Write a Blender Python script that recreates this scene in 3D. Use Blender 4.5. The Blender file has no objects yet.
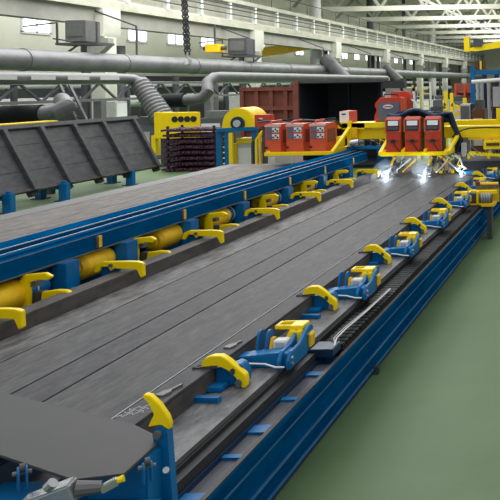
import bpy, bmesh, math, random
from mathutils import Vector, Matrix
random.seed(7)
PI = math.pi
C = bpy.context.scene.collection
SC = bpy.context.scene

# ------------------------------------------------------------------ camera
F = 770.0; VX, VY = 604.0, 81.0; ROLL = math.radians(1.0); CZ = 2.5
cam = bpy.data.cameras.new('camera'); cob = bpy.data.objects.new('camera', cam); C.objects.link(cob)
cam.sensor_width = 36; cam.lens = F / 500 * 36
cam.shift_x = (250 - VX) / 500; cam.shift_y = -(250 - VY) / 500
cam.clip_end = 400
cob.matrix_world = Matrix.Translation((0, 0, CZ)) @ Matrix.Rotation(PI / 2, 4, 'X') @ Matrix.Rotation(-ROLL, 4, 'Z')
SC.camera = cob

def P(u, v, X=None, Y=None, Z=None):
    """a sight line of the photograph met with a known plane of the hall"""
    du, dv = u - VX, v - VY; c, s = math.cos(ROLL), math.sin(ROLL)
    a = (du * c - dv * s) / F; b = -(du * s + dv * c) / F
    if Y is None: Y = X / a if X is not None else (Z - CZ) / b
    return Vector((a * Y, Y, CZ + b * Y))

# ------------------------------------------------------------------ materials
def lin(c):
    return tuple(((x / 255) / 12.92 if x / 255 < .04045 else ((x / 255 + .055) / 1.055) ** 2.4) for x in c) + (1,)

def mat(name, rgb, rough=.5, metal=0.0, var=.12, scale=6, stretch=(1, 1, 1), bump=0.0, rgb2=None, rvar=.1, spec=.5, fine=0):
    m = bpy.data.materials.new(name); m.use_nodes = True
    n = m.node_tree.nodes; l = m.node_tree.links; b = n['Principled BSDF']
    b.inputs['Metallic'].default_value = metal
    b.inputs['Specular IOR Level'].default_value = spec
    tc = n.new('ShaderNodeTexCoord'); mp = n.new('ShaderNodeMapping'); mp.inputs['Scale'].default_value = stretch
    l.new(tc.outputs['Object'], mp.inputs['Vector'])
    nz = n.new('ShaderNodeTexNoise'); nz.inputs['Scale'].default_value = scale; nz.inputs['Detail'].default_value = 6
    nz.inputs['Roughness'].default_value = .65
    l.new(mp.outputs['Vector'], nz.inputs['Vector'])
    rp = n.new('ShaderNodeValToRGB'); c = lin(rgb)
    if rgb2 is None:
        a = tuple(x * (1 - var) for x in c[:3]) + (1,); d = tuple(min(1, x * (1 + var)) for x in c[:3]) + (1,)
    else: a, d = c, lin(rgb2)
    rp.color_ramp.elements[0].color = a; rp.color_ramp.elements[0].position = .32
    rp.color_ramp.elements[1].color = d; rp.color_ramp.elements[1].position = .68
    l.new(nz.outputs['Fac'], rp.inputs['Fac']); 
    if fine:
        n2 = n.new('ShaderNodeTexNoise'); n2.inputs['Scale'].default_value = fine; n2.inputs['Detail'].default_value = 8; n2.inputs['Roughness'].default_value = .75
        l.new(mp.outputs['Vector'], n2.inputs['Vector'])
        r2 = n.new('ShaderNodeMapRange'); r2.inputs['From Min'].default_value = .3; r2.inputs['From Max'].default_value = .7; r2.inputs['To Min'].default_value = .62; r2.inputs['To Max'].default_value = 1.45
        l.new(n2.outputs['Fac'], r2.inputs['Value'])
        mx = n.new('ShaderNodeMix'); mx.data_type = 'RGBA'; mx.blend_type = 'MULTIPLY'; mx.inputs['Factor'].default_value = 1
        cb = n.new('ShaderNodeCombineColor')
        for q in ('Red', 'Green', 'Blue'): l.new(r2.outputs['Result'], cb.inputs[q])
        l.new(rp.outputs['Color'], mx.inputs['A']); l.new(cb.outputs['Color'], mx.inputs['B']); l.new(mx.outputs['Result'], b.inputs['Base Color'])
    else: l.new(rp.outputs['Color'], b.inputs['Base Color'])
    mr = n.new('ShaderNodeMapRange'); mr.inputs['To Min'].default_value = max(.02, rough - rvar); mr.inputs['To Max'].default_value = min(1, rough + rvar)
    l.new(nz.outputs['Fac'], mr.inputs['Value']); l.new(mr.outputs['Result'], b.inputs['Roughness'])
    if bump:
        bp = n.new('ShaderNodeBump'); bp.inputs['Strength'].default_value = bump; bp.inputs['Distance'].default_value = .01
        l.new(nz.outputs['Fac'], bp.inputs['Height']); l.new(bp.outputs['Normal'], b.inputs['Normal'])
    return m

def emit(name, rgb, s):
    m = bpy.data.materials.new(name); m.use_nodes = True; b = m.node_tree.nodes['Principled BSDF']
    b.inputs['Base Color'].default_value = lin(rgb); b.inputs['Emission Color'].default_value = lin(rgb); b.inputs['Emission Strength'].default_value = s
    return m

MT = dict(
    plate=mat('rolled_steel', (56, 56, 60), .6, 0, scale=4.5, stretch=(2.4, .6, 1), rgb2=(92, 91, 92), rvar=.1, spec=.16, bump=.15, fine=14),
    plate_b=mat('rolled_steel_dark', (52, 52, 56), .6, 0, scale=5, stretch=(2.2, .7, 1), rgb2=(84, 83, 86), rvar=.1, spec=.16, bump=.15, fine=16),
    plate_m=mat('scaled_steel', (60, 59, 61), .6, 0, scale=8, stretch=(1.6, .45, 1), rgb2=(122, 120, 120), rvar=.1, spec=.16, bump=.15, fine=18),
    plate_l=mat('rolled_steel_light', (90, 87, 85), .65, 0, scale=4, stretch=(3, .5, 1), rgb2=(132, 126, 122), rvar=.1, spec=.12, fine=14),
    sheet=mat('smooth_sheet', (64, 64, 66), .5, 0, scale=3, stretch=(1, 1, 1), rgb2=(74, 73, 75), rvar=.05, spec=.15),
    darkbar=mat('dark_bar', (50, 48, 46), .5, 0, scale=9, stretch=(1, .4, 1), rgb2=(78, 74, 70), rvar=.1, spec=.3),
    panelsteel=mat('panel_steel', (54, 54, 57), .6, 0, scale=3, stretch=(1, 1, 3), rgb2=(82, 82, 85), rvar=.1, spec=.3),
    sidebar=mat('side_bar', (66, 63, 60), .6, 0, scale=9, stretch=(1, .4, 1), rgb2=(96, 91, 86), rvar=.1, spec=.2),
    black=mat('black_paint', (26, 27, 30), .5, 0, .3),
    rubber=mat('black_rubber', (20, 21, 24), .6, 0, .3, spec=.15),
    belt=mat('dark_belt', (50, 50, 52), .55, 0, .2, 10, (1, .3, 1), spec=.3),
    chan=mat('channel_steel', (62, 64, 72), .5, 0, scale=8, stretch=(3, .5, 1), rgb2=(88, 88, 96), spec=.3),
    galv=mat('galvanised', (76, 77, 79), .5, .1, scale=7, stretch=(2, .8, 1), rgb2=(120, 120, 122), spec=.2, fine=12),
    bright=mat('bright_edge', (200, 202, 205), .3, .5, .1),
    blue=mat('blue_paint', (0, 92, 146), .45, 0, scale=5, rgb2=(2, 108, 168), rvar=.08, spec=.3),
    blue_d=mat('blue_girder_paint', (0, 66, 112), .7, 0, scale=6, stretch=(1, .25, 1), rgb2=(4, 86, 134), rvar=.1, spec=0),
    blue_hi=mat('blue_highlight', (40, 96, 140), .5, 0, scale=8, stretch=(1, .3, 1), rgb2=(90, 130, 165), spec=.3),  # lighter blue, painted-in light for the girder ledges
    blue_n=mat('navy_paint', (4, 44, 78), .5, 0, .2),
    yellow=mat('yellow_paint', (255, 220, 0), .4, 0, .06, 5, spec=.35),
    yellow_w=mat('worn_yellow', (228, 176, 10), .5, 0, scale=7, rgb2=(250, 206, 12)),
    red=mat('red_orange', (196, 62, 34), .42, 0, .08, 4),
    orange=mat('orange_red', (206, 84, 48), .45, 0, .08, 4),
    rust=mat('red_brown', (112, 58, 46), .7, 0, scale=3, rgb2=(140, 76, 60)),
    cont=mat('dark_interior', (30, 36, 48), .7, 0, .2, 3),
    purple=mat('purple_primer', (56, 30, 52), .6, 0, scale=9, rgb2=(104, 62, 88)),
    green=mat('green_floor', (85, 110, 74), .5, 0, scale=.9, rgb2=(99, 123, 87), rvar=.08, spec=.22),
    white=mat('white_paint', (226, 228, 226), .45, 0, .05),
    lwhite=mat('label_white', (235, 236, 238), .4, 0, .03),
    greyp=mat('grey_panel', (96, 104, 120), .45, 0, .08),
    lgrey=mat('pale_grey_paint', (186, 188, 186), .5, 0, .06),
    duct=mat('duct_metal', (80, 81, 84), .45, .1, scale=2, stretch=(1, .6, 1), rgb2=(112, 113, 115)),
    duct_d=mat('duct_dull', (64, 65, 68), .5, .1, scale=2, rgb2=(92, 92, 94)),
    conc=mat('concrete_white', (196, 196, 184), .8, 0, scale=.6, rgb2=(216, 215, 203)),
    conc3=mat('concrete_girder', (160, 160, 146), .8, 0, scale=.8, rgb2=(190, 190, 174)),
    conc2=mat('concrete_grey', (132, 133, 126), .8, 0, scale=.6, rgb2=(158, 158, 148)),
    wall=mat('plaster_cream', (204, 206, 188), .85, 0, scale=.3, rgb2=(222, 222, 206)),
    steel=mat('dark_steel', (72, 74, 78), .5, .2, .2),
    mid=mat('mid_grey_steel', (98, 99, 99), .5, .2, .15),
    chrome=mat('zinc_parts', (190, 192, 196), .25, .8, .1),
    logo=mat('logo_red', (200, 60, 60), .5, 0, .02),
    brown=mat('brown_plate', (92, 52, 24), .5, 0, .1),
    lemon=mat('pale_yellow', (226, 206, 80), .6, 0, .1),
    win=emit('window_daylight', (236, 242, 255), 1.6),
    arc=emit('weld_arc', (190, 220, 255), 25),
    spark=emit('spark', (225, 230, 255), 4),
)

# ------------------------------------------------------------------ mesh builder
class MB:
    def __init__(s): s.v = []; s.f = []
    def add(s, vs, fs):
        o = len(s.v); s.v += [Vector(p) for p in vs]; s.f += [tuple(i + o for i in f) for f in fs]; return s
    def box(s, x0, x1, y0, y1, z0, z1, M=None):
        vs = [Vector((x, y, z)) for z in (z0, z1) for y in (y0, y1) for x in (x0, x1)]
        if M is not None: vs = [M @ p for p in vs]
        return s.add(vs, [(0, 2, 3, 1), (4, 5, 7, 6), (0, 1, 5, 4), (2, 6, 7, 3), (0, 4, 6, 2), (1, 3, 7, 5)])
    def prism(s, pts, ax, a, b, M=None):
        """outline extruded along axis ax from a to b; outline in the two other axes in order"""
        def mk(p, t):
            q = {'x': (t, p[0], p[1]), 'y': (p[0], t, p[1]), 'z': (p[0], p[1], t)}[ax]
            return M @ Vector(q) if M is not None else Vector(q)
        n = len(pts)
        vs = [mk(p, a) for p in pts] + [mk(p, b) for p in pts]
        return s.add(vs, [tuple(range(n))[::-1], tuple(range(n, 2 * n))] + [(i, (i + 1) % n, n + (i + 1) % n, n + i) for i in range(n)])
    def tube(s, path, r, n=8, cap=True):
        path = [Vector(p) for p in path]; rs = r if isinstance(r, (list, tuple)) else [r] * len(path)
        rings = []; up = None
        for i, p in enumerate(path):
            d = (path[min(i + 1, len(path) - 1)] - path[max(i - 1, 0)]).normalized()
            if up is None: up = Vector((0, 0, 1)) if abs(d.z) < .9 else Vector((1, 0, 0))
            a = (up - d * up.dot(d)).normalized(); b = d.cross(a); up = a
            rings.append([p + (a * math.cos(2 * PI * k / n) + b * math.sin(2 * PI * k / n)) * rs[i] for k in range(n)])
        fs = [(i * n + k, i * n + (k + 1) % n, (i + 1) * n + (k + 1) % n, (i + 1) * n + k) for i in range(len(path) - 1) for k in range(n)]
        if cap: fs += [tuple(range(n))[::-1], tuple((len(path) - 1) * n + k for k in range(n))]
        return s.add([q for r_ in rings for q in r_], fs)
    def bar(s, p, q, w, h=None):
        """rectangular bar between two points"""
        p, q = Vector(p), Vector(q); h = h or w; d = (q - p); L = d.length; d.normalize()
        up = Vector((0, 0, 1)) if abs(d.z) < .95 else Vector((0, 1, 0))
        a = d.cross(up).normalized(); b = a.cross(d)
        vs = [p + a * sx * w / 2 + b * sy * h / 2 + d * t for t in (0, L) for sy in (-1, 1) for sx in (-1, 1)]
        return s.add(vs, [(0, 2, 3, 1), (4, 5, 7, 6), (0, 1, 5, 4), (2, 6, 7, 3), (0, 4, 6, 2), (1, 3, 7, 5)])
    def build(s, name, m, parent=None, bevel=0, world=False, loc=None):
        me = bpy.data.meshes.new(name); off = Vector((0, 0, 0))
        if world and parent is not None:
            off = Vector(parent.location)
            if parent.parent: off += Vector(parent.parent.location)
        if loc is not None: off = Vector(loc)
        me.from_pydata([p - off for p in s.v], [], s.f)
        bm = bmesh.new(); bm.from_mesh(me); bmesh.ops.recalc_face_normals(bm, faces=bm.faces)
        if bevel:
            es = [e for e in bm.edges if len(e.link_faces) == 2 and e.calc_face_angle(0) > .6]
            bmesh.ops.bevel(bm, geom=es, offset=bevel, segments=2, affect='EDGES', clamp_overlap=True)
        bm.to_mesh(me); bm.free()
        for p in me.polygons: p.use_smooth = True
        me.set_sharp_from_angle(angle=math.radians(35))
        me.materials.append(MT[m] if isinstance(m, str) else m)
        o = bpy.data.objects.new(name, me); C.objects.link(o)
        if loc is not None: o.location = loc
        if parent is not None: o.parent = parent
        return o

def tag(o, label, cat, group=None, kind=None):
    o['label'] = label; o['category'] = cat
    if group: o['group'] = group
    if kind: o['kind'] = kind
    return o
def thing(name, label, cat, loc=(0, 0, 0), group=None, rz=0):
    o = bpy.data.objects.new(name, None); C.objects.link(o); o.location = loc; o.rotation_euler = (0, 0, rz)
    o.empty_display_size = .1
    return tag(o, label, cat, group)
def dup(root, loc, label, rz=None, sc=None):
    r = root.copy(); C.objects.link(r); r.location = loc; r['label'] = label
    if rz is not None: r.rotation_euler = (0, 0, rz)
    for ch in list(root.children):
        c = ch.copy(); C.objects.link(c); c.parent = r
        for g in list(ch.children):
            d = g.copy(); C.objects.link(d); d.parent = c
    return r
def struct(o, label=None, cat=None):
    o['kind'] = 'structure'
    if label: o['label'] = label; o['category'] = cat
    return o
ORD = ['nearest', 'second', 'third', 'fourth', 'fifth', 'sixth', 'seventh', 'eighth', 'ninth', 'tenth', 'eleventh', 'twelfth', 'thirteenth', 'fourteenth', 'fifteenth', 'sixteenth', 'seventeenth', 'eighteenth']
def arc(cx, cy, r, a0, a1, n):
    return [(cx + r * math.cos(math.radians(a0 + (a1 - a0) * i / n)), cy + r * math.sin(math.radians(a0 + (a1 - a0) * i / n))) for i in range(n + 1)]

# ------------------------------------------------------------------ setting
struct(MB().box(-30, 12, -4, 140, -.2, 0).build('floor', 'green'), 'green painted factory floor', 'floor')
WX = -28
m = MB(); m.box(WX - .4, WX, 15, 140, 0, 13); struct(m.build('wall_left', 'wall'), 'pale plaster wall along the hall behind the ducts', 'wall')
struct(MB().box(-30, 12, 140, 140.4, 0, 13).build('wall_back', 'wall'), 'pale far end wall of the hall', 'wall')
struct(MB().box(-30, 12, 48, 140, 12.6, 12.9).build('ceiling', 'conc'), 'pale ceiling over the far hall', 'ceiling')
nw = 0
for k in range(22):
    y = 29.8 + 4.1 * k
    nw += 1
    w = MB()
    for (a, b, c_, d) in ((-1.0, 1.0, -.06, .06), (-1.0, 1.0, 1.0, 1.12)): w.box(WX, WX + .08, y + a, y + b, 5.35 + c_, 5.35 + d)
    for s_ in (-1.0, -.06, .88): w.box(WX, WX + .08, y + s_, y + s_ + .12, 5.35, 6.4)
    fo = struct(w.build('window_%d' % nw, 'white', loc=(WX, y, 5.3)))
    MB().box(WX + .01, WX + .03, y - .98, y + .98, 5.37, 6.38).build('pane', 'win', fo, world=True)

tr_ = struct(MB().box(WX, WX + .05, 15, 140, 0, 3.3).build('trim_1', 'steel')); tr_['label'] = 'grey painted lower band of the long wall'; tr_['category'] = 'wall band'
# concrete columns and crane girder
GX = -22
for k in range(7):
    y = 33.6 + 14.4 * k
    c = thing('concrete_column', ('%s concrete hall column from the camera, holding the crane girder behind the ducts' % ORD[k]) , 'column', (GX, y, 0), 'concrete columns under the crane girder')
    MB().box(-.1, .5, -.4, .4, 0, 4.8).build('shaft', 'conc', c)
    MB().prism([(-.1, 4.8), (.5, 4.8), (.58, 5.0), (.58, 6.02), (-.04, 6.02), (-.04, 5.0)], 'y', -.6, .6).build('capital', 'conc', c)
    MB().tube([(-.42, -.3, 0), (-.42, -.3, 6.0)], .16, 10).build('drain_pipe', 'steel', c)
    MB().prism([(.0, 3.6), (.9, 4.4), (.9, 4.7), (.0, 4.7)], 'y', -.8, -.41).build('bracket', 'conc2', c)
c = thing('crane_girder', 'long pale concrete crane girder high above the ducts', 'girder', (GX, 20, 6.02))
MB().prism([(-.5, 6.02), (.5, 6.02), (.5, 6.35), (.28, 6.5), (.28, 7.3), (.55, 7.42), (.55, 7.65), (-.55, 7.65), (-.55, 7.42), (-.3, 7.3), (-.3, 6.5), (-.5, 6.35)], 'y', 20, 139, Matrix.Translation((GX, 0, 0))).build('beam', 'conc3', c, world=True)
MB().box(GX - .3, GX + .25, 15, 139, 5.3, 6.02).build('shaded_band', 'conc2', c, world=True)  # shade on the girder's lower part put into its greyer concrete
for k in range(36): MB().box(GX + .2, GX + .52, 22 + k * 3.2, 22.22 + k * 3.2, 6.4, 7.4).build('stiffener', 'white', c, world=True)
for z in (6.75, 7.05, 7.25): MB().tube([(GX + .52, 20, z), (GX + .52, 139, z)], .035, 6).build('cable_run', 'steel', c, world=True)
m = MB().tube([(GX + .5, 20, 8.4), (GX + .5, 139, 8.4)], .03, 5).build('handrail', 'steel', c, world=True)
for k in range(40): MB().tube([(GX + .5, 20 + 3 * k, 7.65), (GX + .5, 20 + 3 * k, 8.4)], .025, 4).build('rail_post', 'steel', c, world=True)
# dark and pale steel posts rising past the girder
for (u, r, m_, lab) in ((371, .36, 'steel', 'thick dark steel post rising behind the crane girder'), (404.5, .2, 'steel', 'thin dark steel post right of the thick dark one'),
                        (316, .45, 'lgrey', 'pale grey post rising above the girder left of the dark post'), (432, .5, 'lgrey', 'pale grey post rising above the girder near the yellow jib')):
    p = P(u, 60, X=-23.2)
    tag(MB().tube([(p.x, p.y, 0), (p.x, p.y, 12.5)], r, 12).build('steel_post', m_, loc=(p.x, p.y, 0)), lab, 'post')
# roof trusses
for k in range(8):
    y = 54 + 10.5 * k
    t = thing('roof_truss', '%s pale roof truss spanning the far hall' % ORD[k], 'truss', (-8, y, 8.8), 'pale roof trusses')
    m = MB(); m.bar((-27.5, y, 8.9), (11, y, 8.9), .35, .4); m.build('bottom_chord', 'conc', t, world=True)
    m = MB(); m.bar((-27.5, y, 10.8), (-8, y, 12.3), .35, .4); m.bar((-8, y, 12.3), (11, y, 10.8), .35, .4); m.build('top_chord', 'conc', t, world=True)
    m = MB()
    for i in range(10):
        x0 = -26 + i * 3.7; zt = 12.2 - abs(x0 + 1.85 + 8) * .077
        m.bar((x0, y, 9), (x0 + 1.85, y, zt), .2); m.bar((x0 + 1.85, y, zt), (x0 + 3.7, y, 9), .2)
    m.build('web', 'conc2', t, world=True)
t = thing('roof_purlin', 'pale purlin running along the roof over the trusses', 'beam', (-16, 60, 10.9))
MB().bar((-16, 48, 10.0), (-16, 139, 10.0), .25, .3).build('purlin', 'conc2', t, world=True)

# ------------------------------------------------------------------ ducts
def duct(name, lab, x, z, r, y0, y1, step, m_, cat='duct'):
    t = thing(name, lab, cat, (x, y0, z))
    MB().tube([(x, y0, z), (x, y1, z)], r, 24).build('pipe', m_, t, world=True)
    y = y0 + 1
    while y < min(y1, y0 + 70):
        MB().tube([(x, y - .05, z), (x, y + .05, z)], r + .02, 24).build('flange', m_, t, world=True)
        if cat == 'pipe': MB().box(x - .06, x + .06, y + .3, y + .42, 0, z - r).build('stand', 'mid', t, world=True)
        y += step
    return t
t = duct('ventilation_duct', 'large silver ventilation duct running the length of the hall', -20, 3.58, .38, 20, 125, 5.5, 'duct')
for (u0, v0, u1, v1, rr, lab) in ((326, 60, 347, 82, .5, 'x'), (386, 68, 401, 82, .4, 'y')):
    a = P(u0, v0, X=-19.9); b = P(u1, v1, Y=a.y - 1.5)
    MB().tube([a, b], rr, 16).build('branch_duct', 'duct_d', t, world=True)
for k in range(7):
    y = 22 + 11 * k
    MB().bar((-20, y, 3.95), (-20, y, 5.2), .06).build('hanger', 'steel', t, world=True)
    MB().bar((-20, y, 5.2), (-21.8, y, 5.9), .06).build('hanger', 'steel', t, world=True)
# smaller hatch pipe with elbow and corrugated tail
t = thing('ventilation_duct', 'slim silver duct with slotted hatches ending in a corrugated downpipe', 'duct', (-17, 20, 2.88))
e = P(131, 79, X=-17)
pts = [(-17, 18, 2.88), (-17, e.y - .6, 2.88), (-16.9, e.y - .1, 2.84), (-16.6, e.y + .1, 2.6)]
MB().tube(pts, [.18, .18, .2, .27], 20).build('pipe', 'duct', t, world=True)
q = P(165, 121, Y=e.y - .3); p0 = Vector((-16.72, e.y + .05, 2.72)); path = []; rad = []
for i in range(25):
    path.append(p0.lerp(q, i / 24)); rad.append(.29 + .08 * i / 24 + (.035 if i % 2 else 0))
MB().tube(path, rad, 20).build('corrugated_hose', 'duct', t, world=True)
for k in range(6):
    y = 19.5 + 1.55 * k
    MB().box(-16.86, -16.8, y, y + 1.0, 2.83, 2.95).build('hatch', 'lgrey', t, world=True)
# dark exhaust pipe with double elbow
t = thing('exhaust_pipe', 'grey pipe with two elbows ending in a black hose sleeve above yellow machine', 'pipe', (-15, 29, 2.9))
a = P(209, 77, Y=29.5); b = P(203, 99, Y=29); c_ = P(165, 101, Y=29)
far = a + Vector((0, 24, 0))
pts = [far, a + Vector((0, .9, 0)), a + Vector((0, .35, -.03)), a + Vector((-.05, 0, -.2)), b + Vector((.15, .05, .25)), b + Vector((0, 0, .05)), b + Vector((-.35, 0, -.02)), c_]
MB().tube(pts, .21, 18).build('pipe', 'duct_d', t, world=True)
MB().tube([c_ + Vector((.75, 0, .02)), c_ + Vector((-.1, 0, 0))], .27, 18).build('hose_sleeve', 'rubber', t, world=True)
# hose over the panel rack
t = thing('exhaust_pipe', 'grey pipe with a black hose sleeve above the leaning panels', 'pipe', (-17, 20, 1.7))
a = P(3, 115, Y=22); b = P(42, 114, Y=22); c_ = P(62, 100, Y=23)
MB().tube([a, b], .27, 18).build('hose_sleeve', 'rubber', t, world=True)
MB().tube([b - Vector((.1, 0, 0)), b + Vector((.3, .1, .05)), b + Vector((.5, .3, .2)), c_], .22, 18).build('pipe', 'duct', t, world=True)
MB().box(b.x - .1, b.x + .1, b.y - .1, b.y + .1, 0, b.z - .15).build('stand', 'steel', t, world=True)
# paler pipes behind
duct('water_pipe', 'pale pipe low along the wall behind the lattice beam', -24, 1.9, .3, 22, 120, 7, 'lgrey', 'pipe')
duct('water_pipe', 'thin pale pipe above the low pale pipe along the wall', -25, 2.75, .16, 22, 120, 9, 'white', 'pipe')
# lattice girder
t = thing('lattice_beam', 'grey lattice beam carrying pipes behind the leaning panels', 'beam', (-19, 20, 2.1))
for z in (2.12, 2.75): MB().bar((-19, 18, z), (-19, 60, z), .12, .1).build('chord', 'mid', t, world=True)
for k in range(21):
    m = MB(); y = 18 + 2 * k
    m.bar((-19, y, 2.12), (-19, y + 1, 2.75), .07); m.bar((-19, y + 1, 2.75), (-19, y + 2, 2.12), .07)
    m.build('diagonal', 'steel', t, world=True)
for y in (21, 29, 37, 45, 53): MB().box(-19.15, -18.85, y - .15, y + .15, 0, 2.08).build('leg', 'mid', t, world=True)
for k, (u, X, z, r, m_) in enumerate(((14, -23.2, 3.0, .12, 'steel'), (88, -23.4, 5.0, .2, 'duct'), (106, -23, 2.6, .14, 'steel'), (121, -23.3, 4.6, .22, 'duct'), (128, -23, 2.6, .1, 'steel'), (176, -23.2, 3.2, .16, 'steel'), (214, -23.1, 4.2, .25, 'duct'), (226, -23.3, 3.0, .15, 'steel'), (150, -23.2, 2.4, .14, 'lgrey'))):
    p = P(u, 100, X=X)
    tag(MB().tube([(p.x, p.y, 0), (p.x, p.y, z)], r, 12).build('standpipe', m_, loc=(p.x, p.y, 0)), ('dark' if m_ == 'steel' else ('grey' if m_ == 'duct' else 'pale')) + ' vertical standpipe behind the lattice beam, ' + ('by the left edge of the view', 'just left of the nearest concrete column', 'right of the nearest concrete column', 'thicker, behind the slim duct elbow', 'thinner, behind the slim duct elbow', 'above the yellow press machine', 'thick, above the reel stand', 'beside the yellow reel cover', 'behind the corrugated downpipe')[k], 'pipe', 'standpipes along the wall')
# inclined ladder and wall clutter
t = thing('ladder', 'steep dark ladder standing behind the leaning panels', 'ladder', (-18, 27, 0))
a = P(60, 85, Y=26); b = P(78, 122, Y=25.5); d = Vector((.32, 0, 0))
for o_ in (Vector((0, 0, 0)), d):
    bb = b + (b - a) * (b.z / max(.1, a.z - b.z)); MB().bar(a + o_, bb + o_, .07).build('rail', 'steel', t, world=True)
m = MB(); L = b + (b - a) * (b.z / max(.1, a.z - b.z))
for i in range(1, 10):
    q = a.lerp(L, i / 10); m.bar(q, q + d, .05)
m.build('rungs', 'steel', t, world=True)
for (u, w_, lab) in ((17, 1.0, 'pale cabinet against the wall behind the black hose sleeve'), (112, .8, 'pale cabinet against the wall left of the corrugated downpipe'), (240, .9, 'pale cabinet behind the yellow reel cover')):
    p = P(u, 110, X=-21)
    t = thing('wall_cabinet', lab, 'cabinet', (p.x, p.y, 0))
    MB().box(-.4, .4, -w_ / 2, w_ / 2, 0, 2.0).build('body', 'lgrey', t); MB().box(.4, .43, -w_ / 2 + .06, w_ / 2 - .06, .1, 1.9).build('door', 'white', t)
for (u, lab) in ((372, 'brown'), ):
    pass
# hanging control boxes
for (u0, u1, v0, v1, lab) in ((65, 85, 20, 42, 'grey control box on a bracket platform left of the nearest column'), (228, 246, 38, 55, 'dark grey control box on a bracket platform beside the second column')):
    p = P(u0, v1, X=-20.9); q = P(u1, v0, Y=p.y)
    t = thing('control_box', lab, 'box', (p.x, p.y, p.z))
    w_ = q.x - p.x; h_ = q.z - p.z
    MB().box(0, w_, 0, .9, 0, h_).build('body', 'mid' if u0 < 100 else 'steel', t, bevel=.02)
    MB().box(w_ * .1, w_ * .9, -.03, 0, h_ * .25, h_ * .85).build('door', 'mid', t)
    m = MB()
    m.box(-.35, w_ + .5, -.05, 1.0, -.12, -.03)
    for x_ in (-.3, w_ + .45): m.bar((x_, 0, -.1), (x_, 0, h_ * .9), .06)
    m.bar((-.3, 0, h_ * .9), (-1.6, 0, h_ * .75), .05); m.bar((w_ * .2, .5, -.1), (-1.2, .9, -.8), .06)
    m.build('platform', 'steel', t)
    MB().bar((w_ * .5, .5, -.03), (-1.1, .9, .2), .05).build('brace', 'steel', t)
# hoist chain with hook
t = thing('hoist_chain', 'black hoist chain with a pale hook hanging in front of the large duct', 'chain', P(187, 60, Y=18))
top = P(184, -6, Y=18); bot = P(187.5, 53, Y=18)
for i in range(22):
    a = top.lerp(bot, i / 21.0); m = MB(); s_ = .055
    ring = [(a + (Vector((s_ * math.cos(x * PI / 4), 0, 0)) if i % 2 else Vector((s_ * .8 * math.cos(x * PI / 4), s_ * math.cos(x * PI / 4), 0))) + Vector((0, 0, .055 * math.sin(x * PI / 4)))) for x in range(9)]
    m.tube(ring, .018, 6); m.build('chain_link', 'steel', t, world=True)
MB().tube([top, Vector((top.x, top.y, 12.5))], .02, 6).build('hoist_rope', 'steel', t, world=True)
hk = [bot + Vector(q) for q in ((0, 0, .02), (0, 0, -.1), (.06, 0, -.17), (.05, 0, -.25), (-.02, 0, -.28), (-.08, 0, -.24), (-.08, 0, -.19))]
MB().tube(hk, [.03, .03, .035, .035, .035, .025, .01], 10).build('hook', 'lgrey', t, world=True)
# yellow hoist carriage on wall rail and yellow travelling beam far right
p = P(215, 49, X=-21); t = thing('wall_hoist', 'small yellow hoist above the large duct left of the dark control box', 'hoist', p)
MB().box(-.35, .35, -.4, .4, -.2, .25).build('body', 'yellow_w', t, bevel=.03); MB().tube([(-.6, 0, .05), (.6, 0, .05)], .12, 12).build('drum', 'steel', t)
MB().bar((0, 0, .25), (0, 0, 1.3), .08).build('hanger', 'steel', t)
a = P(256, 53, Y=52); b = P(306, 46, Y=58)
tag(MB().bar(a, b, .5, .6).build('crane_beam', 'yellow_w', loc=a), 'yellow travelling crane beam seen behind the second column', 'crane')
t = thing('jib_crane', 'yellow cantilever jib with an upright end post over the blue rack', 'crane', P(466, 47, Y=32))
a = P(467, 48, Y=32); b = P(530, 39, Y=33)
d = (b - a)
MB().prism([(0, -.12), (.35, -.2), (d.length, -.25), (d.length, .14), (.5, .0), (0, -.04)], 'y', -.12, .12, Matrix.Translation(a) @ Matrix.Rotation(-math.atan2(d.z, d.x), 4, 'Y')).build('arm', 'yellow', t, world=True)
MB().box(a.x - .1, a.x + .12, a.y - .14, a.y + .14, a.z - .15, a.z + .45).build('end_post', 'yellow', t, world=True)
MB().box(a.x + .3, a.x + .65, a.y - .2, a.y + .2, a.z + .05, a.z + .35).build('trolley', 'steel', t, world=True)
MB().bar(a + Vector((3.2, .1, .3)), a + Vector((3.2, .1, 7.5)), .3).build('hanger', 'lgrey', t, world=True)

# ------------------------------------------------------------------ welding bed in the middle
BZ = .75; YN, YF = 3.0, 17.2
t = thing('bed_frame', 'dark steel bed under the long grey plates', 'bed', (-3.4, YN, 0))
MB().box(-4.44, -2.475, YN, YF, .60, .728).build('support', 'sidebar', t, world=True)
for k in range(8):
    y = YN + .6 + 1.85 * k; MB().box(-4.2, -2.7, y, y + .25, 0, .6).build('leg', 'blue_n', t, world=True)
edges = [-4.275, -3.93, -3.46, -3.19, -2.645, -2.472]
labs = ['narrow leftmost plate of the middle bed beside the dark guide rail', 'plate of the middle bed second from the guide rail', 'plate in the centre of the middle bed, between two dark seams',
        'widest grey plate right of the centre of the middle bed', 'narrow edge strip with chalk scribble beside the yellow hooks']
for i, lb in enumerate(labs):
    x0, x1 = edges[i], edges[i + 1]; g = .006
    tag(MB().box(x0 + g, x1 - g, YN, YF - .2, .73, BZ).build('steel_plate', ['plate_m', 'plate', 'plate_b', 'plate', 'plate_b'][i], bevel=.002, loc=((x0 + x1) / 2, YN, .73)), lb, 'plate', 'plates being welded on the middle bed')
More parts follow.
